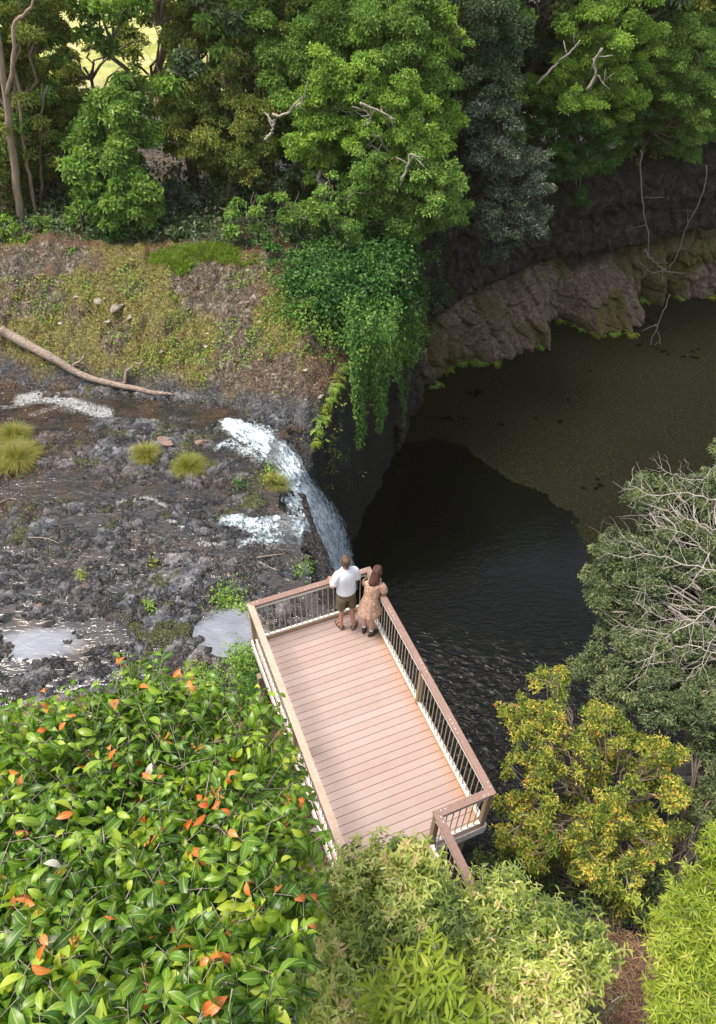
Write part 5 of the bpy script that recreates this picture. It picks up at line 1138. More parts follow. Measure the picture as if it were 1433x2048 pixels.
# ---- feathery lime shrub, lower right corner
shrub_leaves('feathery_shrub', 'bright lime feathery shrub in the lower right corner', [(1475, 1640), (1432, 1668), (1418, 1740), (1380, 1795), (1335, 1830), (1315, 1880), (1335, 1960), (1325, 2100), (1475, 2100)], 620, 26, lambda x, y: 8.3-.5*(y-1700)/350, .9, 25, (4.1, 1.2, float(Hg(4.1, 1.2))), leafk='lime', L=.085, Wd=.014, nt=6, step=.011, twl=(.12, .26), lshape=False, up_=.5, barkm=M_BARK, nlimb=14)
# ---- grey-branched tree leaning over the pool from the right
GP = [(1500, 850), (1433, 880), (1395, 905), (1365, 950), (1325, 965), (1262, 975), (1270, 1010), (1290, 1040), (1215, 1075), (1180, 1110), (1178, 1165), (1175, 1225), (1180, 1262), (1225, 1275), (1200, 1315), (1090, 1330), (1180, 1385), (1290, 1430), (1380, 1470), (1500, 1500)]
DG = lambda x, y: 17.3-1.9*(y-860)/600+1.2*np.clip((1300-x)/140, 0, 1)
rgg = np.random.default_rng(31)
M_BARKP = simple('pale_dead_bark', (.22, .19, .16), (.50, .45, .40), 14, .85, 0)
gb = np.array([9.6, 9.2, -9.4]); hub = at_d(1490, 1290, 16.4)
extra = [(limb_path(gb, hub, rgg, 8, 0), .2, .12)]
def wl(pts, D, r0, r1):
    P_ = np.array([at_d(x, y, D+dz_) for x, y, dz_ in pts]); c_ = catmull(P_, 18); return c_+rgg.normal(size=c_.shape)*.018, r0, r1
paths = [([(1500, 1020, .3), (1430, 1000, 0), (1370, 985, -.2), (1300, 990, -.2), (1255, 965, -.1)], .030), ([(1500, 1180, .2), (1440, 1150, 0), (1370, 1130, -.2), (1310, 1110, -.2), (1240, 1115, 0)], .032), ([(1433, 1150, 0), (1400, 1090, -.1), (1350, 1060, -.2), (1280, 1050, 0)], .022),
    ([(1500, 1250, .2), (1433, 1215, -.3), (1390, 1240, -.3), (1340, 1270, -.3), (1305, 1300, -.2), (1290, 1360, -.1)], .034), ([(1390, 1240, -.3), (1360, 1240, -.3), (1310, 1230, -.2), (1270, 1200, 0)], .02), ([(1500, 1330, .1), (1433, 1305, -.2), (1380, 1290, -.3), (1330, 1300, -.3), (1270, 1330, -.1)], .026),
    ([(1500, 1420, .2), (1433, 1395, .2), (1380, 1382, .2)], .042), ([(1433, 930, 0), (1400, 960, -.1), (1350, 950, -.2), (1320, 935, -.1)], .016), ([(1433, 1060, -.2), (1380, 1040, -.2), (1330, 1020, -.2), (1290, 1030, 0)], .020), ([(1420, 1105, -.2), (1380, 1170, -.3), (1330, 1190, -.3), (1260, 1180, 0)], .022),
    ([(1480, 1230, -.2), (1440, 1260, -.4), (1400, 1330, -.3), (1350, 1390, 0)], .020), ([(1310, 1110, -.2), (1270, 1085, -.2), (1215, 1090, 0)], .013), ([(1340, 1270, -.3), (1290, 1260, -.3), (1230, 1250, 0)], .015)]
for pts, r in paths:
    p, a_, b_ = wl(pts, 15.9 if pts[0][1] > 1150 else 16.4, r, r*.35); extra.append((p, a_*.6, b_*.6)); r *= .6
    for k in range(3, 17, 1):           # side twigs fork off the pale limbs
        d = rn(p[min(k+1, 17)]-p[k-1]); s_ = rn(np.cross(d, fw)*(1 if k % 2 else -1)+d*.7+rgg.normal(size=3)*.4); ln = rgg.uniform(.25, .7); q_ = [p[k]+s_*ln*t+rgg.normal(size=3)*.03*t for t in np.linspace(0, 1, 6)]; extra.append((np.array(q_), r*.42, r*.13))
        e = np.array(q_[3]); s2 = rn(s_+rgg.normal(size=3)*.6); extra.append((np.array([e, e+s2*ln*.3, e+s2*ln*.55+rgg.normal(size=3)*.03]), r*.22, r*.09))
make_tree('riverside_tree', 'grey-green tree with bare pale branches reaching over the pool from the right edge', 'tree', None, tuple(gb), crown_poly(GP, 210, 34, lambda x, y: DG(x, y), 1.8, rgg), 'sage', 31, Ln=.085, Wn=.036, dens=520, bark=M_BARKP, sub=6, r0=.14, extra=extra, kk=5, jit=.7, rmin=.008, top=hub)
# ---- gold and orange tinged tree standing in the pool margin
GO = [(978, 1440), (985, 1420), (1000, 1405), (1050, 1385), (1072, 1335), (1110, 1335), (1150, 1368), (1200, 1392), (1240, 1440), (1295, 1460), (1365, 1500), (1372, 1560), (1365, 1640), (1380, 1690), (1340, 1735), (1285, 1790), (1240, 1815), (1180, 1790), (1120, 1745), (1060, 1720), (1010, 1690), (1000, 1620), (985, 1540)]
rgo = np.random.default_rng(41); cl = crown_poly(GO, 190, 30, lambda x, y: 14.4-1.2*(y-1330)/480+.6*np.hypot((x-1170)/200, (y-1560)/240)**2, 2.0, rgo)
b_ = at_z(1112, 1762, -9.3)
kp = fbm(cl[:, 0]*.9+5, cl[:, 1]*.9, cl[:, 2]*.9, oct=2, seed=12) > -.16; cl = cl[kp]; cl[:, 3] *= .9
LGL = cl.copy()
gt = make_tree('ornamental_tree', 'yellow and orange tinged tree with fine leaves standing right of the platform', 'tree', None, tuple(b_), cl, 'gold', 41, Ln=.080, Wn=.034, dens=420, bark=M_BARK, sub=5, r0=.075, kk=5, jit=.7, rmin=.007)
GO2 = [(1000, 1650), (1060, 1700), (1120, 1730), (1190, 1770), (1260, 1800), (1320, 1740), (1400, 1690), (1440, 1640), (1470, 1500), (1440, 1440), (1380, 1440), (1433, 1560), (1390, 1600), (1350, 1760), (1330, 1820), (1240, 1850), (1140, 1840), (1090, 1790)]
cl = crown_poly(GO2, 120, 30, lambda x, y: 16.2, 1.6, rgo)
b2 = at_z(1190, 1790, -9.3)
make_tree('ornamental_tree', 'duller green tree with thin bare twigs behind and below the yellow and orange tree', 'tree', None, tuple(b2), cl, 'sage', 43, Ln=.085, Wn=.036, dens=330, bark=M_BARK, sub=4, r0=.09, kk=5, jit=.8, rmin=.007)
# two small trees at the left edge of the grove, at the foot of the platform
cl = crown_poly([(930, 1740), (965, 1700), (1000, 1735), (1040, 1765), (1020, 1800), (950, 1790)], 12, 24, lambda x, y: 14.5, 1.2, rgo)
make_tree('small_tree', 'thin dark leafed sapling below the platform notch', 'sapling', None, base_at(975, 1790), cl, 'olive', 44, Ln=.09, Wn=.04, dens=160, sub=3, r0=.03, kk=4, rmin=.005)
# ------------------------------------------------------------------ log, grass, ferns, ivy, vines, stones
def hit1(x, y):
    r_, d_ = hits([x], [y]); return r_[0]
# fallen log on the far side of the creek
LP = [(5, 680), (45, 698), (90, 720), (135, 742), (165, 757), (215, 770), (265, 781), (310, 788), (355, 792)]
pts = np.array([hit1(*p) for p in LP]); pts[:, 2] += np.array([.42, .36, .30, .22, .16, .10, .08, .06, .03]); pts = catmull(pts, 40); rgl = np.random.default_rng(51)
k7 = np.ones(7)/7
for d_ in range(3): pts[:, d_] = np.convolve(np.pad(pts[:, d_], 3, 'edge'), k7, 'valid')
pts[:, 2] += .05*fbm(np.arange(40)*.3, np.zeros(40), oct=3, seed=5)
root = empty('fallen_log', tuple(pts[20])); tag(root, 'long pale fallen tree trunk lying along the far bank of the creek', 'log')
M_LOG = simple('bleached_log', (.11, .075, .055), (.44, .35, .28), 9, .85, .6, .03, mscale=(1, 2.5, 2.5))
rad = np.interp(np.arange(40), [0, 8, 18, 22, 32, 39], [.17, .16, .13, .11, .085, .04])*(1+.14*fbm(np.arange(40)*.7, np.zeros(40), oct=3, seed=7))
m = MB(); V, F = tube_np(pts, rad, 12); m.add(V-pts[20], F); tr = m.build('trunk', M_LOG, root, True)
for st, en, r in ((27, (292, 738), .06), (17, (186, 724), .055), (28, (262, 745), .035)):
    e = hit1(*en)+np.array([0, 0, .35]); p = limb_path(pts[st], e, rgl, 8, .12); m = MB(); V, F = tube_np(p, np.linspace(r, r*.35, 8), 8); m.add(V-pts[20], F); m.build('branch', M_LOG, root, True)
# driftwood twigs on the creek rock
M_TWIG = simple('dry_twig', (.25, .19, .14), (.50, .42, .34), 30, .85, 0)
def twig(path, r, label):
    P_ = np.array([hit1(*p)+np.array([0, 0, r+.05]) for p in path]); P_ = catmull(P_, 12); m = MB(); V, F = tube_np(P_, np.linspace(r, r*.4, 12), 6); m.add(V-P_[0], F)
    d = rn(P_[8]-P_[3]+np.array([.3, .4, .2])); V, F = tube_np([P_[6], P_[6]+d*.14, P_[6]+d*.3], [r*.6, r*.4, r*.2], 5); m.add(V-P_[0], F)
    o = m.build('twig', M_TWIG, None, True); o.location = P_[0]; tag(o, label, 'twig')
twig([(520, 1128), (545, 1140), (572, 1150)], .018, 'dry pale twig on dark rock just left of the waterfall foot')
twig([(515, 1118), (560, 1112), (598, 1110)], .013, 'thin dry twig lying nearly level under the lower cascade')
twig([(0, 1010), (22, 1000), (35, 1003)], .022, 'short pale stick among the rocks at the left edge of the creek')
twig([(60, 1078), (95, 1080), (120, 1090)], .013, 'thin bent stick on wet rock in the left part of the creek')
# grass tussocks
def tussock(px, py, rpx, n, hgt, leafk, seed, label, dry=.35):
    rg = np.random.default_rng(seed); c = hit1(px, py+rpx*.35); r = rpx*scale_at(c); a = rg.random(n)*6.28; rr = rg.random(n)**.6*r*.55
    B = c+np.stack([np.cos(a)*rr, np.sin(a)*rr, 0*a], -1); B[:, 2] = np.minimum(Hg(B[:, 0], B[:, 1]), c[2]+.1)-.02
    out = np.stack([np.cos(a+rg.normal(size=n)*.5), np.sin(a+rg.normal(size=n)*.5), 0*a], -1)*(rr/(r*.55)*.8+.15)[:, None]; d0_ = rn(out+np.array([0, 0, 1.1])+rg.normal(size=(n, 3))*.12)
    Lh = hgt*rg.uniform(.6, 1.15, n); W = .011*rg.uniform(.7, 1.4, n); sd_ = rn(np.cross(d0_, [0, 0, 1.])+1e-4); K = 5; V = np.zeros((n, K, 2, 3)); p = B.copy(); dirv = d0_.copy()
    for k in range(K):
        wv = W*(1-k/(K-1)*.85); V[:, k, 0] = p-sd_*wv[:, None]/2; V[:, k, 1] = p+sd_*wv[:, None]/2
        p = p+dirv*(Lh/(K-1))[:, None]; dirv = rn(dirv+np.array([0, 0, -.36])+out*.22)
    I = np.arange(K*2).reshape(K, 2); f = np.stack([I[:-1, 0], I[:-1, 1], I[1:, 1], I[1:, 0]], -1); F = ((np.arange(n)*K*2)[:, None, None]+f[None]).reshape(-1, 4)
    tone = np.clip(rg.normal(.45, .2, n)+dry*(rg.random(n) < .3), 0, 1)
    o = mesh_np('grass_tussock', V.reshape(-1, 3)-c, F, M_TUSS, None, False, attrs={'tone': ('FACE', np.repeat(tone, K-1))}); o.location = c
    tag(o, label, 'grass tussock', 'grass tussocks in the creek bed'); return o
M_TUSS = leaf_mat('tussock_grass', [(.05, (.09, .14, .02)), (.4, (.20, .25, .035)), (.7, (.36, .33, .08)), (1, (.55, .40, .20))], trans=.35)
M_TG = M_TUSS
tussock(38, 905, 44, 2600, .62, 0, 61, 'largest grass tussock, yellow-green, at the left edge of the creek')
tussock(30, 862, 30, 1400, .52, 0, 62, 'tussock just above the largest one at the left edge', .2)
tussock(292, 903, 26, 1100, .46, 0, 63, 'small straw-tipped grass tussock beside pinkish rocks')
tussock(380, 930, 31, 1400, .50, 0, 64, 'rounded green grass tussock in the middle of the creek bed', .1)
tussock(553, 962, 25, 900, .42, 0, 65, 'little green tussock clinging beside the main waterfall', .3)
tussock(8, 935, 16, 400, .4, 0, 66, 'half hidden low tussock below the largest one', .3)
# little leafy plants on the creek rock and at the foot of the platform
def weed(px, py, rpx, n, leafk, seed, label, L=.09, Wd=.04, name='leafy_weed', cat='weed', hgt=.2, group='low plants on the creek rock'):
    rg = np.random.default_rng(seed); q = np.array([px, py])+rg.normal(size=(n, 2))*rpx*.5; P_, ok = hits(q[:, 0], q[:, 1]); n = len(P_); P_[:, 2] += rg.random(n)*hgt
    N = rn(rg.normal(size=(n, 3))*.5+np.array([0, -.1, 1])); V, F = leafq(P_, N, rg.normal(size=(n, 3)), L*rg.uniform(.6, 1.3, n), Wd*rg.uniform(.6, 1.3, n)); c = P_.mean(0)
    o = mesh_np(name, V-c, F, LG[leafk], None, attrs={'tone': ('FACE', np.clip(rg.normal(.55, .2, n), 0, 1))}); o.location = c; tag(o, label, cat, group)
for a in [(455, 1200, 34, 420, 'mid', 71, 'sprawling green weed left of the platform corner'), (480, 1225, 22, 200, 'bright', 72, 'yellow-green weed touching the platform corner'), (548, 950, 20, 200, 'bright', 73, 'leafy plant growing with the tussock by the waterfall'),
          (478, 970, 16, 110, 'blue', 74, 'small bluish weed between the two cascades'), (610, 1140, 22, 200, 'mid', 75, 'green weed at the lip under the lower cascade'), (300, 1215, 12, 70, 'bright', 76, 'tiny green weed near the long puddle'),
          (165, 1155, 14, 80, 'olive', 77, 'tiny olive weed on the left rocks'), (420, 1360, 30, 400, 'mid', 78, 'leafy weed between the puddle and the big-leaved tree'), (395, 1345, 20, 200, 'olive', 79, 'olive weed on a rock standing in the bright puddle'), (310, 1130, 12, 60, 'olive', 80, 'small olive weed mid-creek beside a brown pool')]: weed(*a)
for a in [(495, 1350, 34, 1500, 'mid', 82, 'ferny green shrub hugging the outer left side of the platform'), (520, 1400, 24, 700, 'blue', 83, 'shaded green plant under the left side of the platform')]:
    weed(*a, L=.10, Wd=.035, name='leafy_plant', cat='plant', hgt=.9, group=None)
# scattered low herbs and fallen leaves over the rocky bank, bright grass patch at its top
def scatter(poly, n, name, mat, label, cat, L, Wd, hgt, seed, up_=1.0, mask=None, tone=(.5, .2)):
    rg = np.random.default_rng(seed); q = in_poly_px(poly, n, rg); P_, ok = hits(q[:, 0], q[:, 1])
    if mask is not None: P_ = P_[mask(P_)]
    n = len(P_); P_[:, 2] += .01+rg.random(n)*hgt; N = rn(rg.normal(size=(n, 3))*.6+np.array([0, -.15, up_])); D = rg.normal(size=(n, 3))+np.array([0, 0, .8 if up_ < .5 else 0])
    V, F = leafq(P_, N, D, L*rg.uniform(.5, 1.4, n), Wd*rg.uniform(.6, 1.3, n)); tag(mesh_np(name, V, F, mat, attrs={'tone': ('FACE', np.clip(rg.normal(*tone, n), 0, 1))}), label, cat, kind='stuff')
BK = [(-20, 560), (120, 550), (300, 520), (480, 505), (560, 530), (640, 600), (690, 690), (670, 760), (640, 800), (560, 790), (430, 780), (300, 760), (150, 745), (-20, 720)]
scatter(BK, 9000, 'low_herbs', LG['bright'], 'low green herbs and moss sprigs dotted over the rocky bank', 'herbs', .10, .05, .10, 91, mask=lambda P_: fbm(P_[:, 0]*1.1, P_[:, 1]*1.3, oct=4, seed=92) > .06)
M_LIT = leaf_mat('dead_leaf', [(0, (.06, .03, .015)), (.5, (.22, .11, .05)), (1, (.42, .28, .16))], trans=.1)
scatter(BK, 6000, 'leaf_litter', M_LIT, 'brown fallen leaves strewn over the rocky bank', 'leaf litter', .10, .05, .02, 93, mask=lambda P_: fbm(P_[:, 0]*.9, P_[:, 1]*.9, oct=3, seed=94) > -.05)
M_GR = leaf_mat('short_bright_grass', [(0, (.06, .13, .008)), (.5, (.13, .25, .012)), (1, (.30, .34, .03))], trans=.4)
scatter([(285, 530), (310, 505), (370, 492), (430, 485), (500, 492), (555, 530), (500, 556), (430, 566), (330, 572)], 13000, 'grass', M_GR, 'patch of bright green grass at the top of the rocky bank', 'grass', .16, .02, .06, 95, up_=.1, tone=(.5, .25), mask=lambda P_: np.exp(-((P_[:, 0]+5.9)/2.0)**2-((P_[:, 1]-24.45)/1.1)**2)+.45*fbm(P_[:, 0]*1.4, P_[:, 1]*1.6, oct=4, seed=4) > .42)
scatter([(1130, 1850), (1240, 1830), (1320, 1880), (1330, 2060), (1050, 2060), (1080, 1930)], 2600, 'leaf_litter', M_LIT, 'brown needles and fallen twigs on the soil at the lower right', 'leaf litter', .17, .012, .06, 96, tone=(.7, .2))
# dry fallen twigs heaped at lower right
# stones on the bank and among the creek rocks
M_STONE = simple('pale_stone', (.10, .085, .06), (.42, .37, .30), 5, .9, .8, .05); M_STD = simple('dark_stone', (.03, .032, .038), (.17, .14, .13), 6, .7, .8, .05, spec=.5); M_STP = simple('pinkish_stone', (.12, .075, .062), (.34, .23, .19), 5, .75, .8, .04)
def stone(px, py, rpx, seed, mat, label, group, el=(1, 1, .6)):
    rg = np.random.default_rng(seed); c = hit1(px, py); r = rpx*scale_at(c)
    th = np.linspace(0, math.pi, 12); ph = np.arange(18)*2*math.pi/18; V = np.array([(math.sin(t)*math.cos(p), math.sin(t)*math.sin(p), math.cos(t)) for t in th for p in ph])
    cut = rn(rg.normal(size=(9, 3)))
    for cc in cut:
        d = V@cc-rg.uniform(.35, .7); V = V-np.maximum(d, 0)[:, None]*cc*.97
    V = V*(1+.10*fbm(V[:, 0]*2.5+seed, V[:, 1]*2.5, V[:, 2]*2.5, oct=3, seed=seed))[:, None]*np.array(el)*r; a = rg.random()*6.28; V[:, :2] = V[:, :2]@np.array([[math.cos(a), math.sin(a)], [-math.sin(a), math.cos(a)]])
    F = [(i*18+j, (i+1)*18+j, (i+1)*18+(j+1) % 18, i*18+(j+1) % 18) for i in range(11) for j in range(18)]
    m = MB(); m.add(V, F); o = m.build('rock', mat, None, False); o.location = c-np.array([0, 0, r*.18]); tag(o, label, 'rock', group); return o
ST = [(196, 598, 14), (232, 612, 16), (262, 632, 11), (155, 592, 8), (215, 640, 8), (60, 602, 9), (320, 702, 8), (410, 690, 10), (415, 664, 6), (610, 738, 8), (120, 644, 8), (90, 667, 7), (630, 767, 17), (640, 792, 11), (520, 640, 6)]
POSB = {0: 'pale angular rock in the row high on the bank, nearest its left end', 1: 'largest pale rock in the row high on the bank', 12: 'pale lichened rock at the edge beside the ferns', 13: 'smaller pale rock just below the lichened one beside the ferns'}
for i, (x, y, r) in enumerate(ST):
    stone(x, y, r, 400+i, M_STONE, POSB.get(i, f'small pale rock sunk in the mossy bank, {ORD[sorted(range(len(ST)), key=lambda k_: ST[k_][0]).index(i)]} bank rock from the left'), 'pale rocks on the far bank', (1.2, .9, .38))
rgs = np.random.default_rng(9)
PK = [(330, 880, 20), (365, 895, 22), (400, 885, 16), (335, 865, 15), (85, 955, 17), (345, 920, 10)]
for i, (x, y, r) in enumerate(PK): stone(x, y, r, 500+i, M_STP, ['pinkish rock right behind the straw-tipped tussock', 'biggest pinkish rock between two tussocks', 'pinkish rock above the rounded green tussock', 'pinkish rock at the water edge of the channel', 'flat pinkish slab right of the largest tussock', 'small pinkish rock between the middle tussocks'][i], None, (1.1, .9, .4))
q = in_poly_px([(0, 1000), (250, 1010), (440, 990), (560, 1000), (600, 1090), (520, 1180), (430, 1200), (250, 1210), (0, 1220)], 20, rgs)
q = q[np.argsort(q[:, 0])]
for i, (x, y) in enumerate(q): stone(x, y, rgs.uniform(5, 11), 600+i, [M_STD, M_STD, M_STP][i % 3], f'small {"dark" if i % 3 < 2 else "pinkish"} loose stone in the creek bed, {ORD[i]} from the left', ['dark stones in the creek bed', 'dark stones in the creek bed', 'pinkish stones in the creek bed'][i % 3], (1.2, .9, .5))
# ferns on the slanting edge beside the fall, and along the far waterline
def fern(base, n, ln, seed, label, group, leafk='bright', dirb=(0, 0, 0), name='fern'):
    rg = np.random.default_rng(seed); base = np.array(base, float); Cs, Ns, Ds, Ls, Ws, To = [], [], [], [], [], []; mw = MB()
    for i in range(n):
        a = rg.random()*6.28; d = rn(np.array([math.cos(a), math.sin(a), rg.uniform(.5, 1.3)])+np.array(dirb)); l = ln*rg.uniform(.7, 1.15); K = 14; p = base+rg.normal(size=3)*.03; pts = [p.copy()]; dd = d.copy()
        for k in range(K): p = p+dd*l/K; pts.append(p.copy()); dd = rn(dd+np.array([0, 0, -.16])+np.array(dirb)*.05)
        pts = np.array(pts); V, F = tube_np(pts, np.linspace(.005, .002, len(pts)), 4); mw.add(V-base, F); tw = rg.normal(.6, .12)
        for k in range(1, K+1):
            t = pts[k]-pts[k-1]; sd_ = rn(np.cross(t, [0, 0, 1.])); w_ = ln*.24*math.sin(math.pi*(k/(K+1))**.8)
            for s in (-1, 1): Cs.append(pts[k]); Ds.append(sd_*s+rn(t)*.35); Ns.append(rn(np.cross(sd_, t)*-1+np.array([0, 0, .4]))); Ls.append(max(w_, .02)); Ws.append(ln*.05); To.append(np.clip(tw+rg.normal()*.08, 0, 1))
    V, F = leafq(np.array(Cs), np.array(Ns), np.array(Ds), np.array(Ls), np.array(Ws), .05)
    o = empty(name, tuple(base)); tag(o, label, 'fern', group); mesh_np('frond', V-base, F, LG[leafk], o, attrs={'tone': ('FACE', np.array(To))}); mw.build('stem', M_GSTEM, o)
M_GSTEM = simple('green_stem', (.08, .10, .02), (.14, .16, .04), 20, .6, 0)
FE = [(676, 757, 20.4), (668, 778, 20.1), (660, 798, 19.9), (652, 820, 19.6), (644, 842, 19.3), (635, 862, 19.0), (628, 884, 18.6), (684, 735, 20.8), (672, 768, 20.3), (656, 808, 19.7), (648, 832, 19.4)]
for i, (x, y, Yd) in enumerate(FE): fern(hit1(x, y)+np.array([.0, -.10, .08]), 10, .34, 700+i, 'topmost bright fern on the cliff corner by the fall' if i == 7 else ('lowest bright fern on the cliff corner by the fall' if i == 6 else f'yellow-green fern in the trailing row on the cliff corner, {ORD[sorted(range(len(FE)), key=lambda k_: FE[k_][1]).index(i)]} from the top'), 'ferns on the cliff corner', 'bright' if i % 3 else 'lime', (.35, -.35, -.3))
Pg = P0.reshape(ns, nv, 3); FOOT = np.array([Pg[i_, nv//2+int(np.argmin(np.abs(Pg[i_, nv//2:, 2]-POOL_Z)))] for i_ in range(ns)])+np.stack([nxn, nyn, 0*nxn], -1)*.12
FW_ = [(868, 716), (895, 716), (925, 704), (945, 682), (965, 668), (990, 655), (1085, 650), (1125, 662), (1160, 668), (1195, 682), (1225, 682), (1262, 668), (1290, 640), (1340, 627), (1362, 622), (1420, 588)]
for i, (x, y) in enumerate(FW_):
    pxf = to_px(FOOT)[:, 0]; p = FOOT[int(np.argmin(np.abs(pxf-x)))]+np.array([0, 0, .06]); fern(p, 14, .62, 740+i, 'rightmost fern at the waterline' if i == 15 else ('leftmost fern at the waterline under the hanging creeper' if i == 0 else f'bright green fern at the foot of the cliff ledge, {ORD[i]} from the left'), 'ferns along the far waterline', 'lime' if i % 2 else 'bright')
# creeper covering the cliff corner
def creeper(poly, n, leafk, seed, label, off=.45, L=.15, Wd=.10, cl_n=170, name='creeper', rr=(.28, .62)):
    rg = np.random.default_rng(seed); q = in_poly_px(poly, cl_n, rg); P_, ok = hits(q[:, 0], q[:, 1], 12, 60); rs = rg.uniform(*rr, len(P_))*rg.uniform(.6, 1.2, len(P_)); P_ = P_+np.array([.05, -.25, .1])*off*2+rg.normal(size=P_.shape)*np.array([.25, .35, .2])
    C, N, D, Lh, W, tone, idx = clump_leaves(rg, P_, rs, n/(4*math.pi*.2*len(P_)), L, Wd, .9, .5, .6, .5, .3); V, F = leafq(C, N, D, Lh, W); c = P_.mean(0)
    o = mesh_np(name, V-c, F, LG[leafk], None, attrs={'tone': ('FACE', tone)}); o.location = c; tag(o, label, 'creeper', None)
creeper([(600, 600), (560, 540), (620, 500), (700, 470), (760, 470), (800, 500), (820, 560), (790, 620), (760, 640), (700, 660), (640, 640)], 20000, 'blue', 801, 'bluish green creeper blanketing the cliff corner beneath the trees', cl_n=260)
creeper([(760, 440), (860, 430), (890, 470), (890, 540), (860, 600), (820, 640), (780, 600), (770, 520)], 17000, 'blue', 802, 'dark teal creeper hanging between the tree and the basalt overhang', cl_n=200)
creeper([(690, 640), (770, 620), (850, 640), (840, 690), (800, 720), (770, 740), (720, 740), (690, 700)], 9000, 'mid', 803, 'bright green creeper low on the cliff corner above the hanging strands', cl_n=150)
creeper([(560, 560), (620, 590), (670, 650), (690, 700), (650, 700), (600, 650), (550, 600)], 3800, 'mid', 804, 'thin green creeper spreading over the right end of the bare bank', cl_n=90, rr=(.15, .35), L=.12, Wd=.07)
creeper([(622, 850), (655, 800), (700, 745), (722, 800), (715, 900), (665, 960), (618, 940)], 2600, 'olive', 805, 'thin mossy growth on the dark rock face beside the fall', cl_n=60, rr=(.12, .3), L=.10, Wd=.06, off=.1)
def vine(x, y0, y1, Yd, seed, leafy, label, sway=10, wide=.16):
    rg = np.random.default_rng(seed); a = at_y(x, y0, Yd); b = at_y(x+rg.uniform(-sway, sway), y1, Yd-.3); n = 26; t = np.linspace(0, 1, n)[:, None]; pts = a+(b-a)*t; pts[:, :2] += np.cumsum(rg.normal(size=(n, 2))*.02, 0)
    root = empty('hanging_vine', tuple(a)); tag(root, label, 'vine', 'vines hanging from the cliff corner'); m = MB(); V, F = tube_np(pts, .011, 4); m.add(V-a, F); m.build('stem', M_BARK, root)
    if leafy:
        k = leafy; i = rg.random(k)**.8*(n-1.01); j = i.astype(int); C = pts[j]+rg.normal(size=(k, 3))*wide*(1.15-i/n)[:, None]; V, F = leafq(C, rn(rg.normal(size=(k, 3))*.5+np.array([0, -.4, .8])), rg.normal(size=(k, 3))*.5+np.array([0, 0, -1.]), .13*rg.uniform(.6, 1.2, k), .08*rg.uniform(.6, 1.2, k))
        mesh_np('foliage', V-a, F, LG['blue'], root, attrs={'tone': ('FACE', np.clip(rg.normal(.72, .2, k), 0, 1))})
VN = [(738, 640, 900, 19.6, 1700, .20), (757, 660, 870, 19.9, 1300, .16), (722, 680, 845, 19.4, 900, .14), (775, 640, 830, 20.4, 1000, .16), (706, 660, 800, 19.3, 600, .14), (795, 660, 815, 24.2, 260, .12), (818, 650, 830, 25, 160, .08), (775, 660, 770, 23.4, 600, .2), (690, 720, 900, 21.0, 60, .1), (700, 730, 880, 21.3, 0, 0), (712, 740, 920, 21.6, 0, 0), (805, 700, 860, 24.6, 60, .06), (748, 620, 790, 19.5, 900, .13), (790, 600, 760, 21.0, 700, .12), (830, 600, 740, 24.0, 500, .12), (700, 600, 730, 19.6, 500, .12), (845, 560, 690, 26.0, 400, .12)]
VL = ['longest leafy vine strand hanging over the dark water', 'leafy vine strand right behind the longest one', 'leafy strand left of the longest vine', 'shorter leafy strand right of the longest vine', 'short leafy vine nearest the ferns', 'thin trailing vine with sparse leaves', 'thin vine farthest right with few leaves', 'bushy short vine in the middle', 'nearly bare root dangling beside the ferns', 'bare root dangling beside the ferns', 'bare dangling root between the ferns and the leafy vines', 'thin bare strand with a few leaves over the weed mat', 'bushy strand in the upper middle of the hanging curtain', 'leafy strand hanging from the right half of the creeper', 'leafy strand near the right end of the creeper', 'short strand at the left end of the creeper', 'rightmost leafy strand against the basalt']
for i, (x, y0, y1, Yd, k, wd_) in enumerate(VN): vine(x, y0, y1, Yd, 850+i, k, VL[i], wide=wd_)
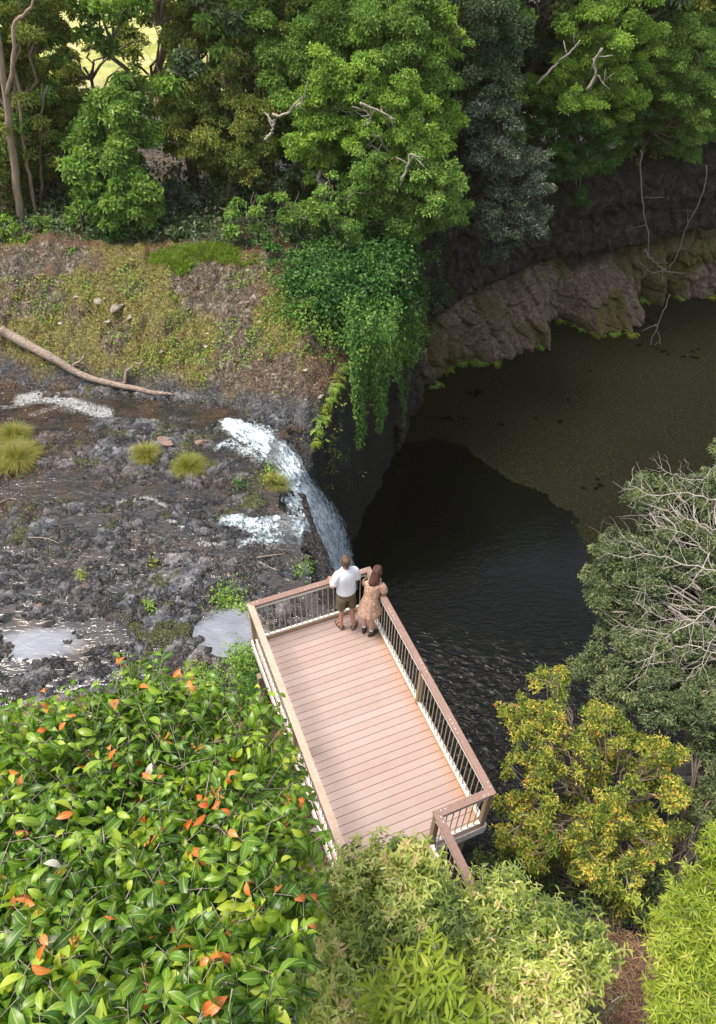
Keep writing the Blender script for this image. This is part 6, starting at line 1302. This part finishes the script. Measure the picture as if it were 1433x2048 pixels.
# bare lianas in front of the basalt cliff
def liana(path, Yd, r, label, seed, tuft=0):
    rg = np.random.default_rng(seed); P_ = np.array([at_y(x, y, Yd) for x, y in path]); P_ = catmull(P_, 24); P_ += rg.normal(size=P_.shape)*.03; m = MB(); V, F = tube_np(P_, np.linspace(r, r*.5, 24), 5); m.add(V-P_[0], F)
    for k in (9, 15, 20):
        d = rn(rg.normal(size=3)+np.array([0, 0, -.8])); q_ = np.array([P_[k]+d*t*rg.uniform(.6, 1.4)+rg.normal(size=3)*.04*t for t in np.linspace(0, 1, 6)]); V, F = tube_np(q_, np.linspace(r*.6, r*.25, 6), 4); m.add(V-P_[0], F)
    o = m.build('liana', M_BARKL2, None, True); o.location = P_[0]; tag(o, label, 'liana')
M_BARKL2 = simple('grey_liana', (.14, .12, .10), (.34, .30, .26), 12, .85, 0)
liana([(1283, 300), (1282, 360), (1288, 420), (1296, 470), (1298, 520)], 37.5, .045, 'thick bare liana hanging down the dark basalt', 861)
liana([(1415, 330), (1405, 390), (1375, 450), (1350, 520), (1310, 545), (1275, 520)], 38, .035, 'slanting bare liana at the right end of the cliff', 862)
liana([(1290, 500), (1315, 530), (1340, 545)], 37, .04, 'crooked bare branch resting across the mossy ledge', 863)
liana([(1340, 590), (1320, 640), (1300, 690), (1285, 745)], 35, .03, 'thin liana dangling in front of the weed mat', 864)
liana([(1312, 650), (1322, 690), (1318, 735)], 35, .022, 'short thin liana beside the one over the weed mat', 865)

# ------------------------------------------------------------------ warm haze in the gorge air
hm = bpy.data.materials.new('haze'); hm.use_nodes = True; t_ = hm.node_tree; t_.nodes.remove(t_.nodes['Principled BSDF'])
pv = t_.nodes.new('ShaderNodeVolumePrincipled'); pv.inputs['Color'].default_value = (1.0, .88, .52, 1); pv.inputs['Density'].default_value = HAZE_D; pv.inputs['Anisotropy'].default_value = 0.1
t_.links.new(pv.outputs[0], t_.nodes['Material Output'].inputs['Volume'])
m = MB(); m.box((-240, -40, -13), (240, 720, 24)); tag(m.build('haze', hm), 'thin warm haze in the air of the gorge', 'haze', kind='stuff')
